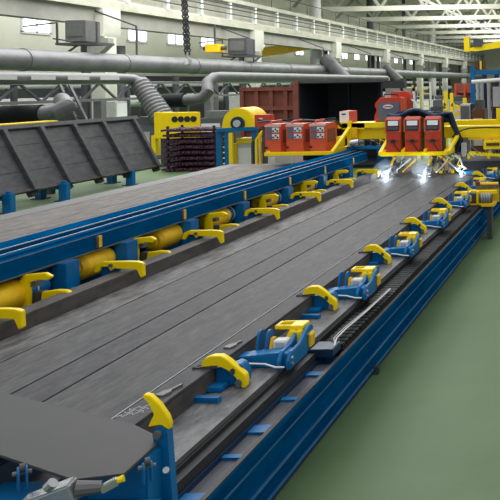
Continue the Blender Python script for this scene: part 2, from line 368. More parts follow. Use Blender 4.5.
# welded light line beside the edge strip
tag(MB().tube([(-2.648, YN, BZ), (-2.648, 12, BZ)], .0035, 6).build('weld_seam', 'bright', loc=(-2.648, YN, BZ)), 'bright tack welded seam beside the narrow edge strip', 'seam')
m = MB(); base = P(131, 413, Z=BZ)
for j in range(3):
    pth = []
    for i in range(9):
        pth.append(base + Vector((-.05 + .014 * i + .004 * j, .06 * math.sin(i * 2.1 + j) * .35 + .03 * i * .3 + j * .045 - .05, .001)))
    m.tube(pth, .0018, 4)
tag(m.build('chalk_scribble', 'lwhite', loc=base), 'white chalk scribble on the edge strip left of the nearest hook', 'chalk mark')
# guide rail on the left
t = thing('guide_rail', 'dark square guide rail along the left edge of the middle bed', 'rail', (-4.33, YN, BZ))
MB().box(-4.435, -4.278, YN, 16.4, .728, .862).build('bar', 'sidebar', t, bevel=.004, world=True)
# ------------------------------------------------------------------ right side track
t = thing('side_girder', 'blue stepped floor girder along the right of the bed', 'girder', (-2.1, YN, 0))
MB().prism([(-2.46, .28), (-2.2, .0), (-2.08, .0), (-2.03, .03), (-2.03, .05), (-2.065, .06), (-2.065, .17), (-2.0, .185), (-2.0, .20), (-2.045, .215), (-2.045, .35), (-1.985, .365), (-1.985, .385), (-2.005, .395), (-2.005, .475), (-1.945, .49), (-1.945, .515), (-1.975, .515), (-1.975, .48), (-2.46, .48)], 'y', 1.6, 17.4).build('profile', 'blue_d', t, world=True)
for (x, z) in ((-2.000, .200), (-1.985, .384), (-2.03, .05)): MB().box(x - .012, x + .002, 1.6, 17.4, z - .004, z + .004).build('worn_or_lit_edge', 'blue_hi', t, world=True)  # lighter strips put the light caught by the ledges into the colour
MB().box(-1.977, -1.95, 1.6, 17.4, .515, .525).build('lip', 'belt', t, world=True)
MB().box(-2.075, -2.04, 1.6, 17.4, .0, .012).build('floor_edge', 'darkbar', t, world=True)
t = thing('track_tray', 'grey metal ledge below the clamps along the right of the bed', 'tray', (-2.3, YN, .48))
MB().box(-2.47, -2.185, YN, 17.2, .48, .625).build('ledge', 'galv', t, world=True)
MB().box(-2.188, -2.182, YN, 17.2, .6, .628).build('edge', 'mid', t, world=True)
MB().box(-2.178, -2.165, YN, 17.2, .49, .60).build('groove', 'black', t, world=True)
MB().box(-2.165, -2.115, YN, 5.55, .49, .575).build('belt', 'belt', t, world=True)
MB().box(-2.108, -2.100, YN, 17.2, .485, .52).build('strip', 'blue_n', t, world=True)
t = thing('channel_strip', 'grey strip in the channel with blue cross bars', 'strip', (-2.03, YN, .48))
MB().box(-2.098, -1.978, 1.7, 5.55, .48, .49).build('floor_plate', 'chan', t, world=True)
for y, w_ in ((3.3, .05), (3.75, .09), (4.17, .04), (4.5, .1), (4.93, .05), (5.35, .07)):
    MB().box(-2.098, -1.978, y - w_ / 2, y + w_ / 2, .49, .505).build('cross_bar', 'blue', t, world=True)
# energy chain
t = thing('cable_chain', 'black cable chain lying in the channel right of the clamps', 'cable chain', (-2.04, 5.7, .49))
m = MB()
for k in range(96):
    y = 5.75 + k * .083
    MB().box(-2.155, -1.985, y, y + .076, .54, .568).build('chain_link', 'rubber', t, world=True, bevel=.006)
MB().box(-2.10, -1.985, 5.75, 13.7, .488, .54).build('carrier', 'black', t, world=True)
MB().box(-2.16, -1.99, 5.55, 5.73, .54, .6).build('end_bracket', 'blue_n', t, world=True, bevel=.006)
for k, (m_, r_, o_) in enumerate((('white', .005, 0), ('lgrey', .005, .02), ('black', .007, .035))):
    pth = [Vector((-2.0 - o_, 5.6 + .1 * math.sin(k), 0.590)), Vector((-2.03 - o_, 5.75, 0.615)), Vector((-2.045 - o_, 6.0, 0.605)), Vector((-2.03 - o_ * .7, 6.5, 0.598)), Vector((-2.03 - o_ * .5, 7.2, 0.592))]
    MB().tube(pth, r_, 6).build('cable', m_, t, world=True)

# ------------------------------------------------------------------ clamps on the right
def refit(t, sx, dx, sz):
    for c_ in t.children:
        for v_ in c_.data.vertices: v_.co.x = v_.co.x * sx + dx; v_.co.z *= sz
def make_hook(loc, lab):
    t = thing('hook_clamp', lab, 'clamp', loc, 'yellow hook clamps along the right of the bed')
    # origin: tip over the panel edge, z = ledge top
    MB().prism([(.02, .0), (.25, .0), (.27, .02), (.27, .09), (.235, .14), (.19, .15), (.11, .125), (.02, .12)], 'y', -.02, .07).build('bracket', 'blue', t, bevel=.006)
    MB().box(-.0, .14, -.13, -.02, .0, .03).build('base_block', 'blue', t, bevel=.006)
    MB().prism([(-.075, .135), (-.07, .175), (-.045, .2), (.01, .215), (.09, .215), (.15, .185), (.29, .085), (.30, .05), (.295, .0), (.265, -.005), (.215, .065), (.15, .115), (.09, .14), (.01, .148), (-.04, .132)], 'y', -.06, -.005).build('hook', 'yellow', t, bevel=.005)
    MB().tube([(.19, -.065, .11), (.19, .09, .11)], .022, 12).build('pivot_pin', 'steel', t)
    r = MB(); r.tube([(.24, -.07, .03), (.24, .01, .03)], .028, 12); r.build('roller', 'mid', t)
    a = MB(); a.bar((-.13, -.02, .135), (.06, -.02, .145), .012, .016); a.bar((-.13, -.06, .135), (.06, -.06, .145), .012, .016); a.tube([(-.13, -.07, .135), (-.13, 0, .135)], .014, 8)
    a.build('pressure_arm', 'steel', t)
    refit(t, .74, .028, .93)
    MB().bar((.0, -.25, .015), (.19, -.27, .015), .04, .03).build('spacer_bar', 'blue', t)
    return t
def make_cyl(loc, lab):
    t = thing('cylinder_clamp', lab, 'clamp', loc, 'cylinder clamps along the right of the bed')
    MB().prism([(-.02, .0), (.41, .0), (.41, .10), (.36, .12), (-.02, .085)], 'y', -.17, -.05).build('arm', 'blue', t, bevel=.006)
    for x in (.335, .405):
        MB().prism([(-.22, .0), (-.22, .07), (-.17, .13), (-.02, .14), (.08, .2), (.15, .225), (.2, .2), (.2, .14), (.14, .05), (.08, .0)], 'x', x, x + .03).build('side_plate', 'blue', t, bevel=.005)
    for x in (.09, .16):
        MB().prism([(-.05, .07)] + [(.05, .07), (.065, .15)] + arc(.02, .19, .045, 0, 180, 6) + [(-.045, .12)], 'x', x, x + .022).build('lug', 'blue', t, bevel=.003)
    MB().prism([(-.04, .07), (.05, .07), (.04, .17), (.0, .175)], 'x', .185, .215).build('finger', 'yellow_w', t, bevel=.003)
    MB().box(.225, .33, -.045, .04, .085, .165).build('cylinder_body', 'white', t, bevel=.008)
    c = MB().box(.245, .31, -.05, -.045, .1, .15).build('rating_plate', 'lgrey', t)
    lv = MB()   # lever with a slot
    z0, z1 = .185, .215
    z0, z1 = .20, .235
    lv.box(.17, .195, .1, .22, z0, z1); lv.box(.195, .30, .1, .125, z0, z1); lv.box(.195, .30, .195, .22, z0, z1); lv.box(.29, .40, .09, .22, z0 - .02, z1)
    lv.prism([(.25, .10), (.40, .10), (.40, .2), (.30, .2)], 'y', .06, .12)
    lv.build('lever', 'yellow', t, bevel=.006)
    y = MB(); y.prism([(.436, .05), (.455, .05), (.46, .15), (.436, .17)], 'y', .1, .18); y.build('stop', 'yellow_w', t, bevel=.004)
    for (yy, zz) in ((-.18, .04), (-.18, .085), (.1, .16)): MB().tube([(.435, yy, zz), (.445, yy, zz)], .014, 8).build('bolt', 'chrome', t)
    MB().tube([(.02, -.36, .02), (.06, -.3, .045), (.12, -.22, .06), (.24, -.2, .045), (.34, -.24, .035), (.40, -.23, .03)], .0075, 6).build('air_hose', 'white', t)
    refit(t, .88, .0, .84)
    return t
HZ = .627
hk0 = make_hook((-2.55 + .035, 4.86, HZ), '')
hk0['label'] = 'yellow hook clamp on blue bracket nearest the hexagonal sheet'
for k in range(1, 7):
    dup(hk0, (-2.515, 4.86 + 1.62 * k + (.0 if k < 5 else .1), HZ), 'yellow hook clamp on the right of the bed, %s counted from the hexagonal sheet' % ORD[k])
cy0 = make_cyl((-2.49, 5.3, HZ), 'blue cylinder clamp with yellow lever, nearest of its row')
for k in range(1, 7):
    dup(cy0, (-2.49, 5.3 + 1.62 * k + (.0 if k < 5 else .1), HZ), 'blue cylinder clamp with white actuator, %s in the row along the right' % ORD[k])

# loose steel tools lying at the edge strip
for i, (u, v, l_) in enumerate(((167, 393, .11), (233, 346, .08))):
    p = P(u, v, Z=BZ); m = MB()
    m.prism([(-.025, -.06), (.025, -.06), (.028, .0), (.008, .03), (.008, l_), (-.008, l_), (-.008, .03), (-.028, .0)], 'z', .0, .012, Matrix.Translation(p) @ Matrix.Rotation(-.25, 4, 'Z'))
    tag(m.build('scraper', 'mid', loc=p), ['flat grey steel finger on the edge strip behind the nearest yellow blade', 'thin steel finger on the edge strip above the first hook clamp'][i], 'tool')

# ------------------------------------------------------------------ near end station with the hexagonal sheet
SZ = .98
hx = [P(u, v, Z=SZ) for u, v in ((-30, 385), (0, 391.5), (134, 424), (153, 433.5), (160, 441), (124, 473.5), (73, 479.5), (0, 455), (-30, 445))]
tag(MB().prism([(p.x, p.y) for p in hx], 'z', SZ - .012, SZ).build('corner_sheet', 'sheet', loc=(hx[3].x, hx[3].y, SZ), bevel=.002), 'smooth grey sheet with clipped corners at the near end of the bed', 'sheet')
t = thing('end_station', 'blue end station carrying the grey sheet at the near corner', 'machine', (-2.3, 3.0, 0))
py = 3.33; pv = P(161, 432, Y=py)
MB().prism([(pv.x - .022, .5), (pv.x + .075, .5), (pv.x + .06, .62), (pv.x + .036, pv.z)] + [(pv.x + .004 + .03 * math.cos(a), pv.z + .03 * math.sin(a)) for a in [PI * i / 8 for i in range(1, 9)]] + [(pv.x - .022, pv.z - .1)], 'y', py - .02, py + .03).build('pivot_plate', 'blue', t, world=True, bevel=.004)
MB().tube([(pv.x, py - .035, pv.z), (pv.x, py + .05, pv.z)], .017, 12).build('pivot_pin', 'mid', t, world=True)
bl = [P(u, v, Y=py) for u, v in ((149, 426), (155, 414), (149, 402), (143.5, 396.5), (145, 393.5), (151, 395), (160, 403.5), (168, 415), (171, 423), (170, 429), (162, 424))]
MB().prism([(p.x, p.z) for p in bl], 'y', py - .01, py + .02).build('blade', 'yellow', t, world=True, bevel=.003)
MB().box(-2.18, -1.86, 3.0, 3.2, .35, .80).build('housing', 'blue', t, world=True, bevel=.008)
MB().box(-2.2, -1.93, 3.2, 3.38, .45, .966).build('column', 'blue', t, world=True, bevel=.008)
MB().box(-2.62, -2.18, 3.02, 3.32, .45, .82).build('cross_member', 'blue', t, world=True, bevel=.008)
MB().box(-2.62, -2.2, 2.9, 3.02, .45, .74).build('cross_member', 'blue', t, world=True, bevel=.008)
MB().box(-3.3, -2.62, 3.1, 3.6, .45, .9).build('side_box', 'blue_n', t, world=True, bevel=.008)
MB().box(-2.6, -1.9, 2.95, 3.6, 0, .4).build('pedestal', 'blue_d', t, world=True)
def clevis(u, v, Y, par, s=1.0):
    p = P(u, v, Y=Y)
    for dx in (-.016, .01):
        MB().prism([(-.02 * s, -.06), (.02 * s, -.06)] + [(.02 * s * math.cos(a), .02 * s * math.sin(a)) for a in [PI * i / 8 for i in range(9)]], 'x', dx, dx + .008, Matrix.Translation(p) @ Matrix.Rotation(.7, 4, 'Z')).build('clevis', 'blue', par, world=True, bevel=.002)
    MB().tube([p + Vector((-.028, -.012, .0)), p + Vector((.026, .016, .0))], .009, 10).build('roller_pin', 'mid', par, world=True)
    MB().tube([p + Vector((-.006, -.004, .02)), p + Vector((.008, .006, .02))], .016, 12).build('roller', 'steel', par, world=True)
clevis(147, 467, 2.99, t); clevis(22, 473, 2.97, t, 1.3)
MB().tube([P(166, 470, Y=3.15), P(166, 470, Y=3.18)], .013, 8).build('bolt', 'chrome', t, world=True)
MB().box(-2.71, -2.60, 2.75, 2.98, .55, .90).build('bracket', 'mid', t, world=True, bevel=.004)
# gripper cylinder in front
g = thing('gripper', 'grey zinc gripper cylinder with rod below the grey sheet', 'gripper', P(62, 495, Y=2.9))
a = P(52, 500, Y=2.86); b = P(76, 489, Y=2.9); c_ = P(101, 487, Y=2.93); d = P(124, 478, Y=2.96)
MB().bar(a + Vector((-.1, 0, -.03)), b, .085, .075).build('body', 'chrome', g, world=True, bevel=.008)
MB().tube([b, c_], [.03, .022], 10).build('rod', 'mid', g, world=True)
MB().bar(c_ - Vector((.0, 0, .01)), c_.lerp(d, .75), .03, .03).build('fork', 'chrome', g, world=True, bevel=.004)
MB().tube([c_.lerp(d, .7), d], [.012, .014], 10).build('tip', 'yellow', g, world=True)
MB().tube([a + Vector((0, -.02, .055)), a + Vector((.02, -.02, .075))], .02, 10).build('screw', 'chrome', g, world=True)

# ------------------------------------------------------------------ left machinery between the beds
t = thing('center_beam', 'long blue beam with grooved top between the two beds', 'beam', (-4.9, YN, 1.03))
MB().prism([(-5.12, 1.03), (-4.70, 1.03), (-4.70, 1.165), (-4.715, 1.175), (-4.74, 1.18), (-4.74, 1.20), (-4.79, 1.205), (-4.79, 1.15), (-4.90, 1.15), (-4.90, 1.215), (-5.0, 1.225), (-5.12, 1.225)], 'y', 3.6, 15.2).build('body', 'blue_d', t, world=True)
MB().box(-4.898, -4.792, 3.6, 15.2, 1.15, 1.16).build('groove', 'black', t, world=True)
MB().box(-4.795, -4.785, 3.6, 15.2, 1.2, 1.21).build('worn_or_lit_edge', 'bright', t, world=True)
MB().box(-4.912, -4.903, 3.6, 15.2, 1.212, 1.222).build('worn_or_lit_edge', 'bright', t, world=True)
MB().box(-4.712, -4.700, 3.6, 15.2, 1.164, 1.17).build('worn_or_lit_edge', 'galv', t, world=True)
MB().box(-4.76, -4.685, 3.6, 15.2, 1.022, 1.032).build('bottom_flange', 'mid', t, world=True)
for k in range(-1, 6):
    y = 7.15 + 1.44 * k
    MB().box(-4.70, -4.685, y - .045, y, 1.045, 1.15).build('lug', 'yellow_w', t, world=True)
    MB().box(-4.70, -4.685, y - .08, y - .045, 1.045, 1.15).build('lug_plate', 'steel', t, world=True)
MB().box(-5.1, -5.02, 3.6, 15.2, .5, 1.03).build('rear_web', 'blue', t, world=True)
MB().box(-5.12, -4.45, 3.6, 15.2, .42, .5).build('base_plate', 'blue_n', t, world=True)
for k in range(20):
    y = 3.95 + .6 * k
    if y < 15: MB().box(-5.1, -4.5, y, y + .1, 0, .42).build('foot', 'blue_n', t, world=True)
for y in (4.4, 5.2, 6.66, 7.5, 8.64, 9.9, 11.3, 12.7, 14.0):
    MB().box(-4.74, -4.62, y - .09, y + .09, .5, 1.022).build('stanchion', 'blue', t, world=True, bevel=.006)
    MB().box(-4.66, -4.5, y - .05, y + .0, .5, .80).build('rib', 'blue', t, world=True)

def long_hook(loc, lab):
    t = thing('long_hook', lab, 'clamp', loc, 'long yellow hooks over the guide rail')
    MB().prism([(-.44, -.02), (-.42, .05), (-.36, .075), (-.12, .075), (-.04, .07), (.0, .055), (.005, -.06), (-.02, -.075), (-.055, .0), (-.14, .005), (-.26, .015), (-.29, -.01), (-.31, .03), (-.37, .03), (-.40, -.02)], 'y', -.02, .025).build('hook', 'yellow', t, bevel=.005)
    MB().tube([(-.28, -.04, .045), (-.28, .05, .045)], .016, 10).build('pivot_pin', 'mid', t)
    MB().prism([(-.42, -.36), (-.22, -.36), (-.24, .03), (-.32, .06), (-.4, .02)], 'y', .027, .055).build('support_plate', 'blue', t, bevel=.004)
    return t
def short_hook(loc, lab):
    t = thing('upright_hook', lab, 'clamp', loc, 'upright yellow brackets with short hooks')
    MB().prism([(-.21, -.015), (-.20, .05), (-.08, .065), (.0, .06), (.035, .03), (.02, .0), (-.08, .005), (-.11, -.015), (-.13, .01), (-.17, -.02)], 'y', -.02, .025).build('hook', 'yellow', t, bevel=.005)
    MB().prism([(-.36, -.36), (-.28, -.36), (-.27, .14), (-.2, .16), (-.12, .155), (-.09, .185), (-.14, .215), (-.32, .20), (-.36, .14)], 'y', -.06, -.02).build('upright', 'yellow', t, bevel=.006)
    MB().prism([(-.28, -.36), (-.2, -.36), (-.2, .05), (-.27, .05)], 'y', -.015, .06).build('support_plate', 'steel', t)
    MB().box(-.32, -.23, -.04, .04, .1, .14).build('damper', 'mid', t)
    return t
def roller(loc, lab):
    t = thing('yellow_roller', lab, 'roller', loc, 'yellow lifting drums below the blue beam')
    MB().tube([(0, -.25, 0), (0, -.21, 0), (0, .12, 0), (0, .2, 0)], [.09, .125, .125, .10], 24).build('drum', 'yellow_w', t)
    MB().tube([(0, -.27, 0), (0, -.24, 0)], .065, 18).build('end_cap', 'yellow', t)
    MB().tube([(0, .2, 0), (0, .42, 0)], .1, 20).build('neck', 'blue', t)
    MB().tube([(0, .27, 0), (0, .285, 0)], .106, 20).build('ring', 'lgrey', t)
    MB().prism([(-.07, -.42), (.07, -.42), (.04, -.05), (-.04, -.05)], 'y', .38, .41).build('stand', 'blue', t)
    return t
lh = long_hook((-4.17, 6.93, .88), 'long yellow hook over the guide rail, second from the camera')
l2 = {-1: 'nearest, cut by the left edge of the view', 1: 'third from the camera', 2: 'fourth from the camera', 3: 'fifth from the camera', 4: 'sixth from the camera', 5: 'farthest, below the yellow portal'}
for k, lb in l2.items(): dup(lh, (-4.17, 6.93 + 1.44 * k, .88), 'long yellow hook over the guide rail, ' + lb)
sh = short_hook((-4.38, 6.25, .82), 'upright yellow bracket with short hook, nearest of its row')
for k in range(1, 6): dup(sh, (-4.38, 6.25 + 1.44 * k, .82), 'upright yellow bracket with short hook beside the rail, %s from the camera' % ORD[k])
ro = roller((-4.80, 6.08, .86), 'large yellow drum below the blue beam at the left edge of the view')
for k, y in enumerate((7.2, 8.4, 9.5, 10.9, 12.3)): dup(ro, (-4.82, y, .89), 'yellow drum below the blue beam, %s of the drums from the camera' % ORD[k + 1])

# ------------------------------------------------------------------ second bed
t = thing('bed_frame', 'bed under the pale plates left of the long blue beam', 'bed', (-6.2, YN, 0))
MB().box(-7.04, -5.13, 4, 15.1, .84, .978).build('support', 'darkbar', t, world=True)
MB().box(-7.36, -7.04, 4, 15.1, .86, 1.0).build('side_rail', 'steel', t, world=True)
for k in range(6): MB().box(-7.2, -5.3, 4.6 + 1.9 * k, 4.85 + 1.9 * k, 0, .84).build('leg', 'blue_n', t, world=True)
ed = [-7.03, -6.41, -6.1, -5.135]
for i, lb in enumerate(['pale plate on the far side of the left bed', 'narrow pale plate in the middle of the left bed', 'pale plate of the left bed beside the blue beam']):
    tag(MB().box(ed[i] + .004, ed[i + 1] - .004, 4, 15.05, .98, 1.0).build('steel_plate', ['plate_l', 'plate_l', 'plate_l'][i], bevel=.002, loc=(ed[i], 4, .98)), lb, 'plate', 'plates on the left bed')

# ------------------------------------------------------------------ welding portal
GY = 15.5
t = thing('welding_portal', 'yellow portal beam crossing both beds behind the red welding machines', 'portal', (-3.4, GY, 1.4))
a = P(380, 127, Y=GY)
MB().box(-5.2, .3, GY, GY + .35, 1.41, 1.64).build('front_beam', 'yellow', t, world=True, bevel=.01)
MB().box(-5.35, -4.3, GY - .1, GY + .5, 1.64, 1.75).build('top_plate', 'yellow', t, world=True, bevel=.008)
MB().box(-5.12, -4.95, GY - .12, GY, 1.44, 1.66).build('cover', 'yellow_w', t, world=True, bevel=.008)
MB().box(-3.6, .3, GY + 1.3, GY + 1.55, 1.53, 1.70).build('rear_beam', 'yellow', t, world=True, bevel=.01)
for x in (-3.5, -2.35, -1.9): MB().box(x, x + .09, GY + 1.2, GY + 1.3, 1.5, 1.95).build('upright', 'yellow', t, world=True)
for x in (-5.2, -.1): MB().box(x, x + .3, GY + .35, GY + 1.3, 1.45, 1.62).build('end_tie', 'yellow', t, world=True)
MB().box(-5.18, -4.95, GY + .02, GY + .33, 1.23, 1.42).build('post', 'yellow', t, world=True)
MB().box(.05, .3, GY + .02, GY + .33, 0, 1.42).build('post', 'yellow', t, world=True)
MB().box(-4.72, -4.4, GY + .4, GY + .7, 0, 1.68).build('post', 'blue', t, world=True)
# left carriage of the portal
c = thing('carriage_drive', 'zinc drive motor and cables under the left part of the yellow portal', 'drive', (-5.1, GY - .2, 1.25))
MB().box(-5.28, -4.4, GY - .28, GY - .05, 1.235, 1.29).build('slide', 'blue', c, world=True)
MB().tube([(-5.0, GY - .35, 1.36), (-4.84, GY - .35, 1.38)], .07, 14).build('motor', 'chrome', c, world=True)
MB().tube([(-4.84, GY - .35, 1.38), (-4.74, GY - .35, 1.385)], .045, 12).build('gearbox', 'mid', c, world=True)
MB().box(-5.26, -5.2, GY - .45, GY - .1, 1.29, 1.5).build('bracket', 'yellow', c, world=True)
for k in range(5):
    x = -4.75 + .09 * k
    MB().tube([(x, GY - .2, 1.29), (x + .04, GY - .3, 1.42), (x + .12, GY - .25, 1.38), (x + .15, GY - .13, 1.29)], .014, 6).build('cable', ['black', 'chrome', 'steel', 'yellow_w', 'black'][k], c, world=True)

def welder(loc, lab, w, h, d, style, m_):
    t = thing('welding_machine', lab, 'welding machine', loc, 'red welding machines on the %s tray' % ('left' if style == 'L' else 'right'))
    if style == 'L':
        MB().prism([(0, 0), (d, 0), (d, h * .96), (d * .9, h), (.03, h), (0, h - .03)], 'x', -w / 2, w / 2).build('body', m_, t, bevel=.008)
        MB().box(-w / 2 - .003, w / 2 + .003, -.012, 0, h - .05, h - .015).build('top_trim', 'lgrey', t)
        for r in range(2):
            z = h * (.50 if r == 0 else .72)
            MB().box(-w * .42, -w * .06, -.012, 0, z, z + h * .16).build('display', 'greyp', t)
            p = MB().box(-w * .03, w * .40, -.012, 0, z, z + h * .16).build('socket_panel', 'lwhite', t)
            for x in (.05, .2, .32):
                MB().tube([(w * x, -.012, z + h * (.05 + .06 * (x == .2))), (w * x, -.03, z + h * (.05 + .06 * (x == .2)))], .016, 8).build('knob', 'black', p)
        for x in (-.42,): MB().tube([(w * x, -.05, h * .2), (w * x, .0, h * .2)], .02, 8).build('plug', 'black', t)
        MB().tube([(-w * .2, .05, h), (-w * .2, .08, h + .05), (-w * .2, d - .1, h + .05), (-w * .2, d - .05, h)], .016, 8).build('handle', 'red', t)
        MB().box(w / 2, w / 2 + .006, .1, d - .1, h * .35, h * .8).build('vent_panel', 'rust', t)
    else:
        MB().prism([(.02, 0), (.16, 0), (.16, h - .02), (.14, h), (.1, h), (.03, h - .07), (0, h * .62), (0.02, h * .58)], 'x', -w / 2, w / 2).build('body', m_, t, bevel=.012)
        MB().prism([(.161, .0), (d, .0), (d, h * .9), (d * .9, h * .96), (.161, h * .96)], 'x', -w / 2 + .02, w / 2 - .02).build('rear_housing', 'black', t, bevel=.012)
        sl = Matrix.Translation((0, .0, 0))
        MB().prism([(-.002, h * .62), (.028, h - .065), (.022, h - .06), (-.012, h * .62)], 'x', -w * .42, w * .42).build('panel_frame', 'black', t)
        MB().prism([(.001, h * .76), (.016, h * .885), (.008, h * .89), (-.008, h * .76)], 'x', -w * .34, w * .36).build('display', 'lwhite', t)
        MB().prism([(.005, h * .65), (.01, h * .72), (-.01, h * .73), (-.02, h * .65)], 'x', -w * .38, w * .38).build('grip_recess', 'steel', t)
        MB().box(-w * .4, w * .4, -.003, .025, h * .335, h * .355).build('seam_strip', 'steel', t)
        m = MB(); m.tube([(0, -.03, h * .33), (0, .02, h * .33)], .035, 12); m.build('socket', 'black', t)
        MB().tube([(.0, -.03, h * .33), (.05, -.06, h * .22), (.12, -.03, h * .06), (w * .55, .03, 0.02)], .012, 6).build('power_cable', 'black', t)
        for s_ in (-1, 1): MB().box(s_ * w / 2 - .012, s_ * w / 2 + .012, .0, .04, h * .58, h * .95).build('corner_guard', 'orange', t)
    return t
def tray(loc, lab, w, d, n, arms, al=.3):
    t = thing('welder_tray', lab, 'tray', loc)
    MB().box(-w / 2, w / 2, 0, .09, -.045, .025).build('front_bar', 'yellow', t, bevel=.008)
    MB().box(-w / 2, w / 2, .09, d, -.05, -.004).build('deck', 'yellow_w', t)
    for x in arms:
        m = MB(); m.bar((x, .04, .0), (x + .04 * (1 if x > 0 else -1), d * .95, al), .06, .06); m.build('arm', 'yellow', t)
    for s_ in (-1, 1): MB().box(s_ * (w / 2 - .035) - .035, s_ * (w / 2 - .035) + .035, .09, d, -.004, .05).build('side_bar', 'yellow', t)
    return t
# right tray and its machines
a = P(380, 155, Y=14.45); b = P(447, 152, Y=14.45); TZ = (a.z + b.z) / 2
tr = tray(((a.x + b.x) / 2, 14.45, TZ), 'yellow tray with three tall red machines above the weld arcs', b.x - a.x, .98, 3, (-.64, .645))
for k, (u0, u1, lb) in enumerate(((386, 400.5, 'left red upright welding machine of three over the arcs'), (404.7, 420, 'middle red upright welding machine of three over the arcs'), (425, 440.5, 'right red upright welding machine of three over the arcs'))):
    p = P(u0, 154, Y=14.58); q = P(u1, 154, Y=14.58)
    welder(((p.x + q.x) / 2, 14.58, TZ - .003), lb, q.x - p.x, .69, .5, 'R', 'red')
for k, x in enumerate((-.22, .20)): MB().bar((x, .05, .03), (x + .03, .9, .22), .05, .05).build('divider', 'yellow', tr)
MB().box(-.2, .2, .98, 1.1, -.04, .36).build('hanger', 'yellow_w', tr)
# hose bundle behind the red machines
t = thing('hose_bundle', 'black hose bundle draped behind the three tall red machines', 'hoses', P(420, 122, Y=15.3))
for k in range(7):
    pth = []
    for i in range(13):
        q = P(388 + 5.2 * i, 118 + 2.5 * math.sin(i * .9 + k) - 3 * math.sin(i / 12 * PI) + (k - 3) * .9, Y=15.2 + .03 * k)
        pth.append(q)
    pth.append(P(457 + k, 132 + k * 2, Y=15.25 + .03 * k)); pth.append(P(452 + k * 1.2, 150 + k, Y=15.2 + .03 * k))
    MB().tube(pth, .045 if k < 5 else .025, 8).build('hose', 'rubber' if k % 3 else 'blue_n', t, world=True)
# left tray and its machines
a = P(264, 155, Y=14.45); b = P(333, 151.5, Y=14.45); TL = (a.z + b.z) / 2
tl = tray(((a.x + b.x) / 2, 14.45, TL), 'yellow tray with three orange red machines over the left bed', b.x - a.x, 1.0, 3, (.62,), .42)
MB().bar((.66, .9, .02), (.66, .95, .55), .07).build('post', 'yellow', tl)
MB().box(.5, .95, .95, 1.05, .38, .5).build('bracket', 'yellow', tl)
for k, (u0, u1, lb) in enumerate(((265.3, 281, 'orange red welding machine, leftmost of three beside the yellow reel cover'), (286.5, 303.5, 'orange red welding machine, middle of three on the left tray'), (310, 326, 'orange red welding machine, rightmost of three on the left tray'))):
    p = P(u0, 152, Y=14.55); q = P(u1, 152, Y=14.55)
    welder(((p.x + q.x) / 2, 14.55, TL - .003), lb, q.x - p.x, .55, .62, 'L', 'orange')
t = thing('hose_bundle', 'thin dark hoses lying across the tops of the orange machines', 'hoses', P(300, 122, Y=15))
for k in range(3):
    pth = [P(258 + 7 * i, 122.5 - k * .7 - 1.2 * math.sin(i * 1.1 + k) - i * .15, Y=15.1 + .05 * k) for i in range(12)] + [P(341 + k, 126 + k, Y=15.3)]
    MB().tube(pth, .022, 6).build('hose', 'rubber' if k else 'steel', t, world=True)

# big red wire feeder with oval badge on the portal
p0 = P(374.5, 126.5, Y=15.55); p1 = P(402.5, 97, Y=15.55); w_ = p1.x - p0.x
t = thing('wire_feeder', 'big red machine with grey front and oval badge, on the yellow portal', 'welding machine', (p0.x + w_ / 2, 15.55, 1.75))
h_ = p1.z - 1.75
hw = w_ / 2
MB().prism([(-hw, 0), (hw, 0), (hw, h_ - .03), (hw - .04, h_), (-hw + .12, h_), (-hw + .03, h_ - .1), (-hw, h_ * .65), (-hw + .05, h_ * .5), (-hw + .02, h_ * .35), (-hw, h_ * .25)], 'y', 0, .4).build('housing', 'red', t, bevel=.015)
fp = MB().prism([(-hw + .08, .02), (hw - .06, .02), (hw - .06, h_ - .12), (hw - .1, h_ - .1), (-hw + .12, h_ - .1), (-hw + .08, h_ - .18)], 'y', -.02, 0).build('front_panel', 'greyp', t, bevel=.006)
bd = MB().prism([(.1 * math.cos(2 * PI * i / 20) + .0, .042 * math.sin(2 * PI * i / 20) + h_ * .62) for i in range(20)], 'y', -.03, -.02).build('badge', 'lwhite', t)
MB().box(-.075, .075, -.034, -.03, h_ * .62 - .014, h_ * .62 + .014).build('badge_bar', 'logo', bd)
MB().tube([(-hw + .14, .2, h_), (-hw + .16, .2, h_ + .06), (hw - .16, .2, h_ + .06), (hw - .14, .2, h_)], .018, 8).build('handle', 'black', t)
MB().box(hw - .04, hw + .02, -.03, .1, 0.06, h_ - .02).build('side_guard', 'orange', t, bevel=.01)
p = P(409.5, 97, Y=15.95)
t = thing('wire_feeder', 'second red machine half hidden behind the big grey fronted one', 'welding machine', (p.x - .2, 15.97, 1.68))
MB().prism([(-.2, 0), (.2, 0), (.2, .62), (.15, .68), (-.2, .68)], 'y', 0, .3).build('housing', 'red', t, bevel=.015)
MB().box(.2, .206, .05, .25, .1, .5).build('side_panel', 'rust', t)
MB().tube([(.2, .1, .5), (.3, .05, .45), (.34, .0, .25), (.3, 0, .06)], .022, 8).build('cable', 'white', t)
# small boxes
p = P(341, 125.5, Y=15.6); q = P(350.5, 111, Y=15.6)
t = thing('junction_box', 'small red box with white front standing on the left end of the portal', 'box', (p.x, 15.52, 1.75))
MB().box(0, q.x - p.x, 0, .5, 0, q.z - 1.75).build('body', 'red', t, bevel=.006)
fr = MB().box(.005, q.x - p.x - .005, -.012, 0, .005, q.z - 1.755).build('front', 'lwhite', t)
MB().box(.05, .13, -.016, -.012, (q.z - 1.75) * .68, (q.z - 1.75) * .8).build('display', 'black', fr)
p = P(254.5, 127, Y=15.9); q = P(270.5, 114.5, Y=15.9)
t = thing('junction_box', 'red control box with small white label in front of the yellow reel cover', 'box', (p.x, 15.9, p.z))
w_, h_ = q.x - p.x, q.z - p.z
MB().box(0, w_, 0, .2, 0, h_).build('body', 'red', t, bevel=.01); MB().box(w_ * .3, w_ * .5, -.006, 0, h_ * .45, h_ * .72).build('label', 'lwhite', t)
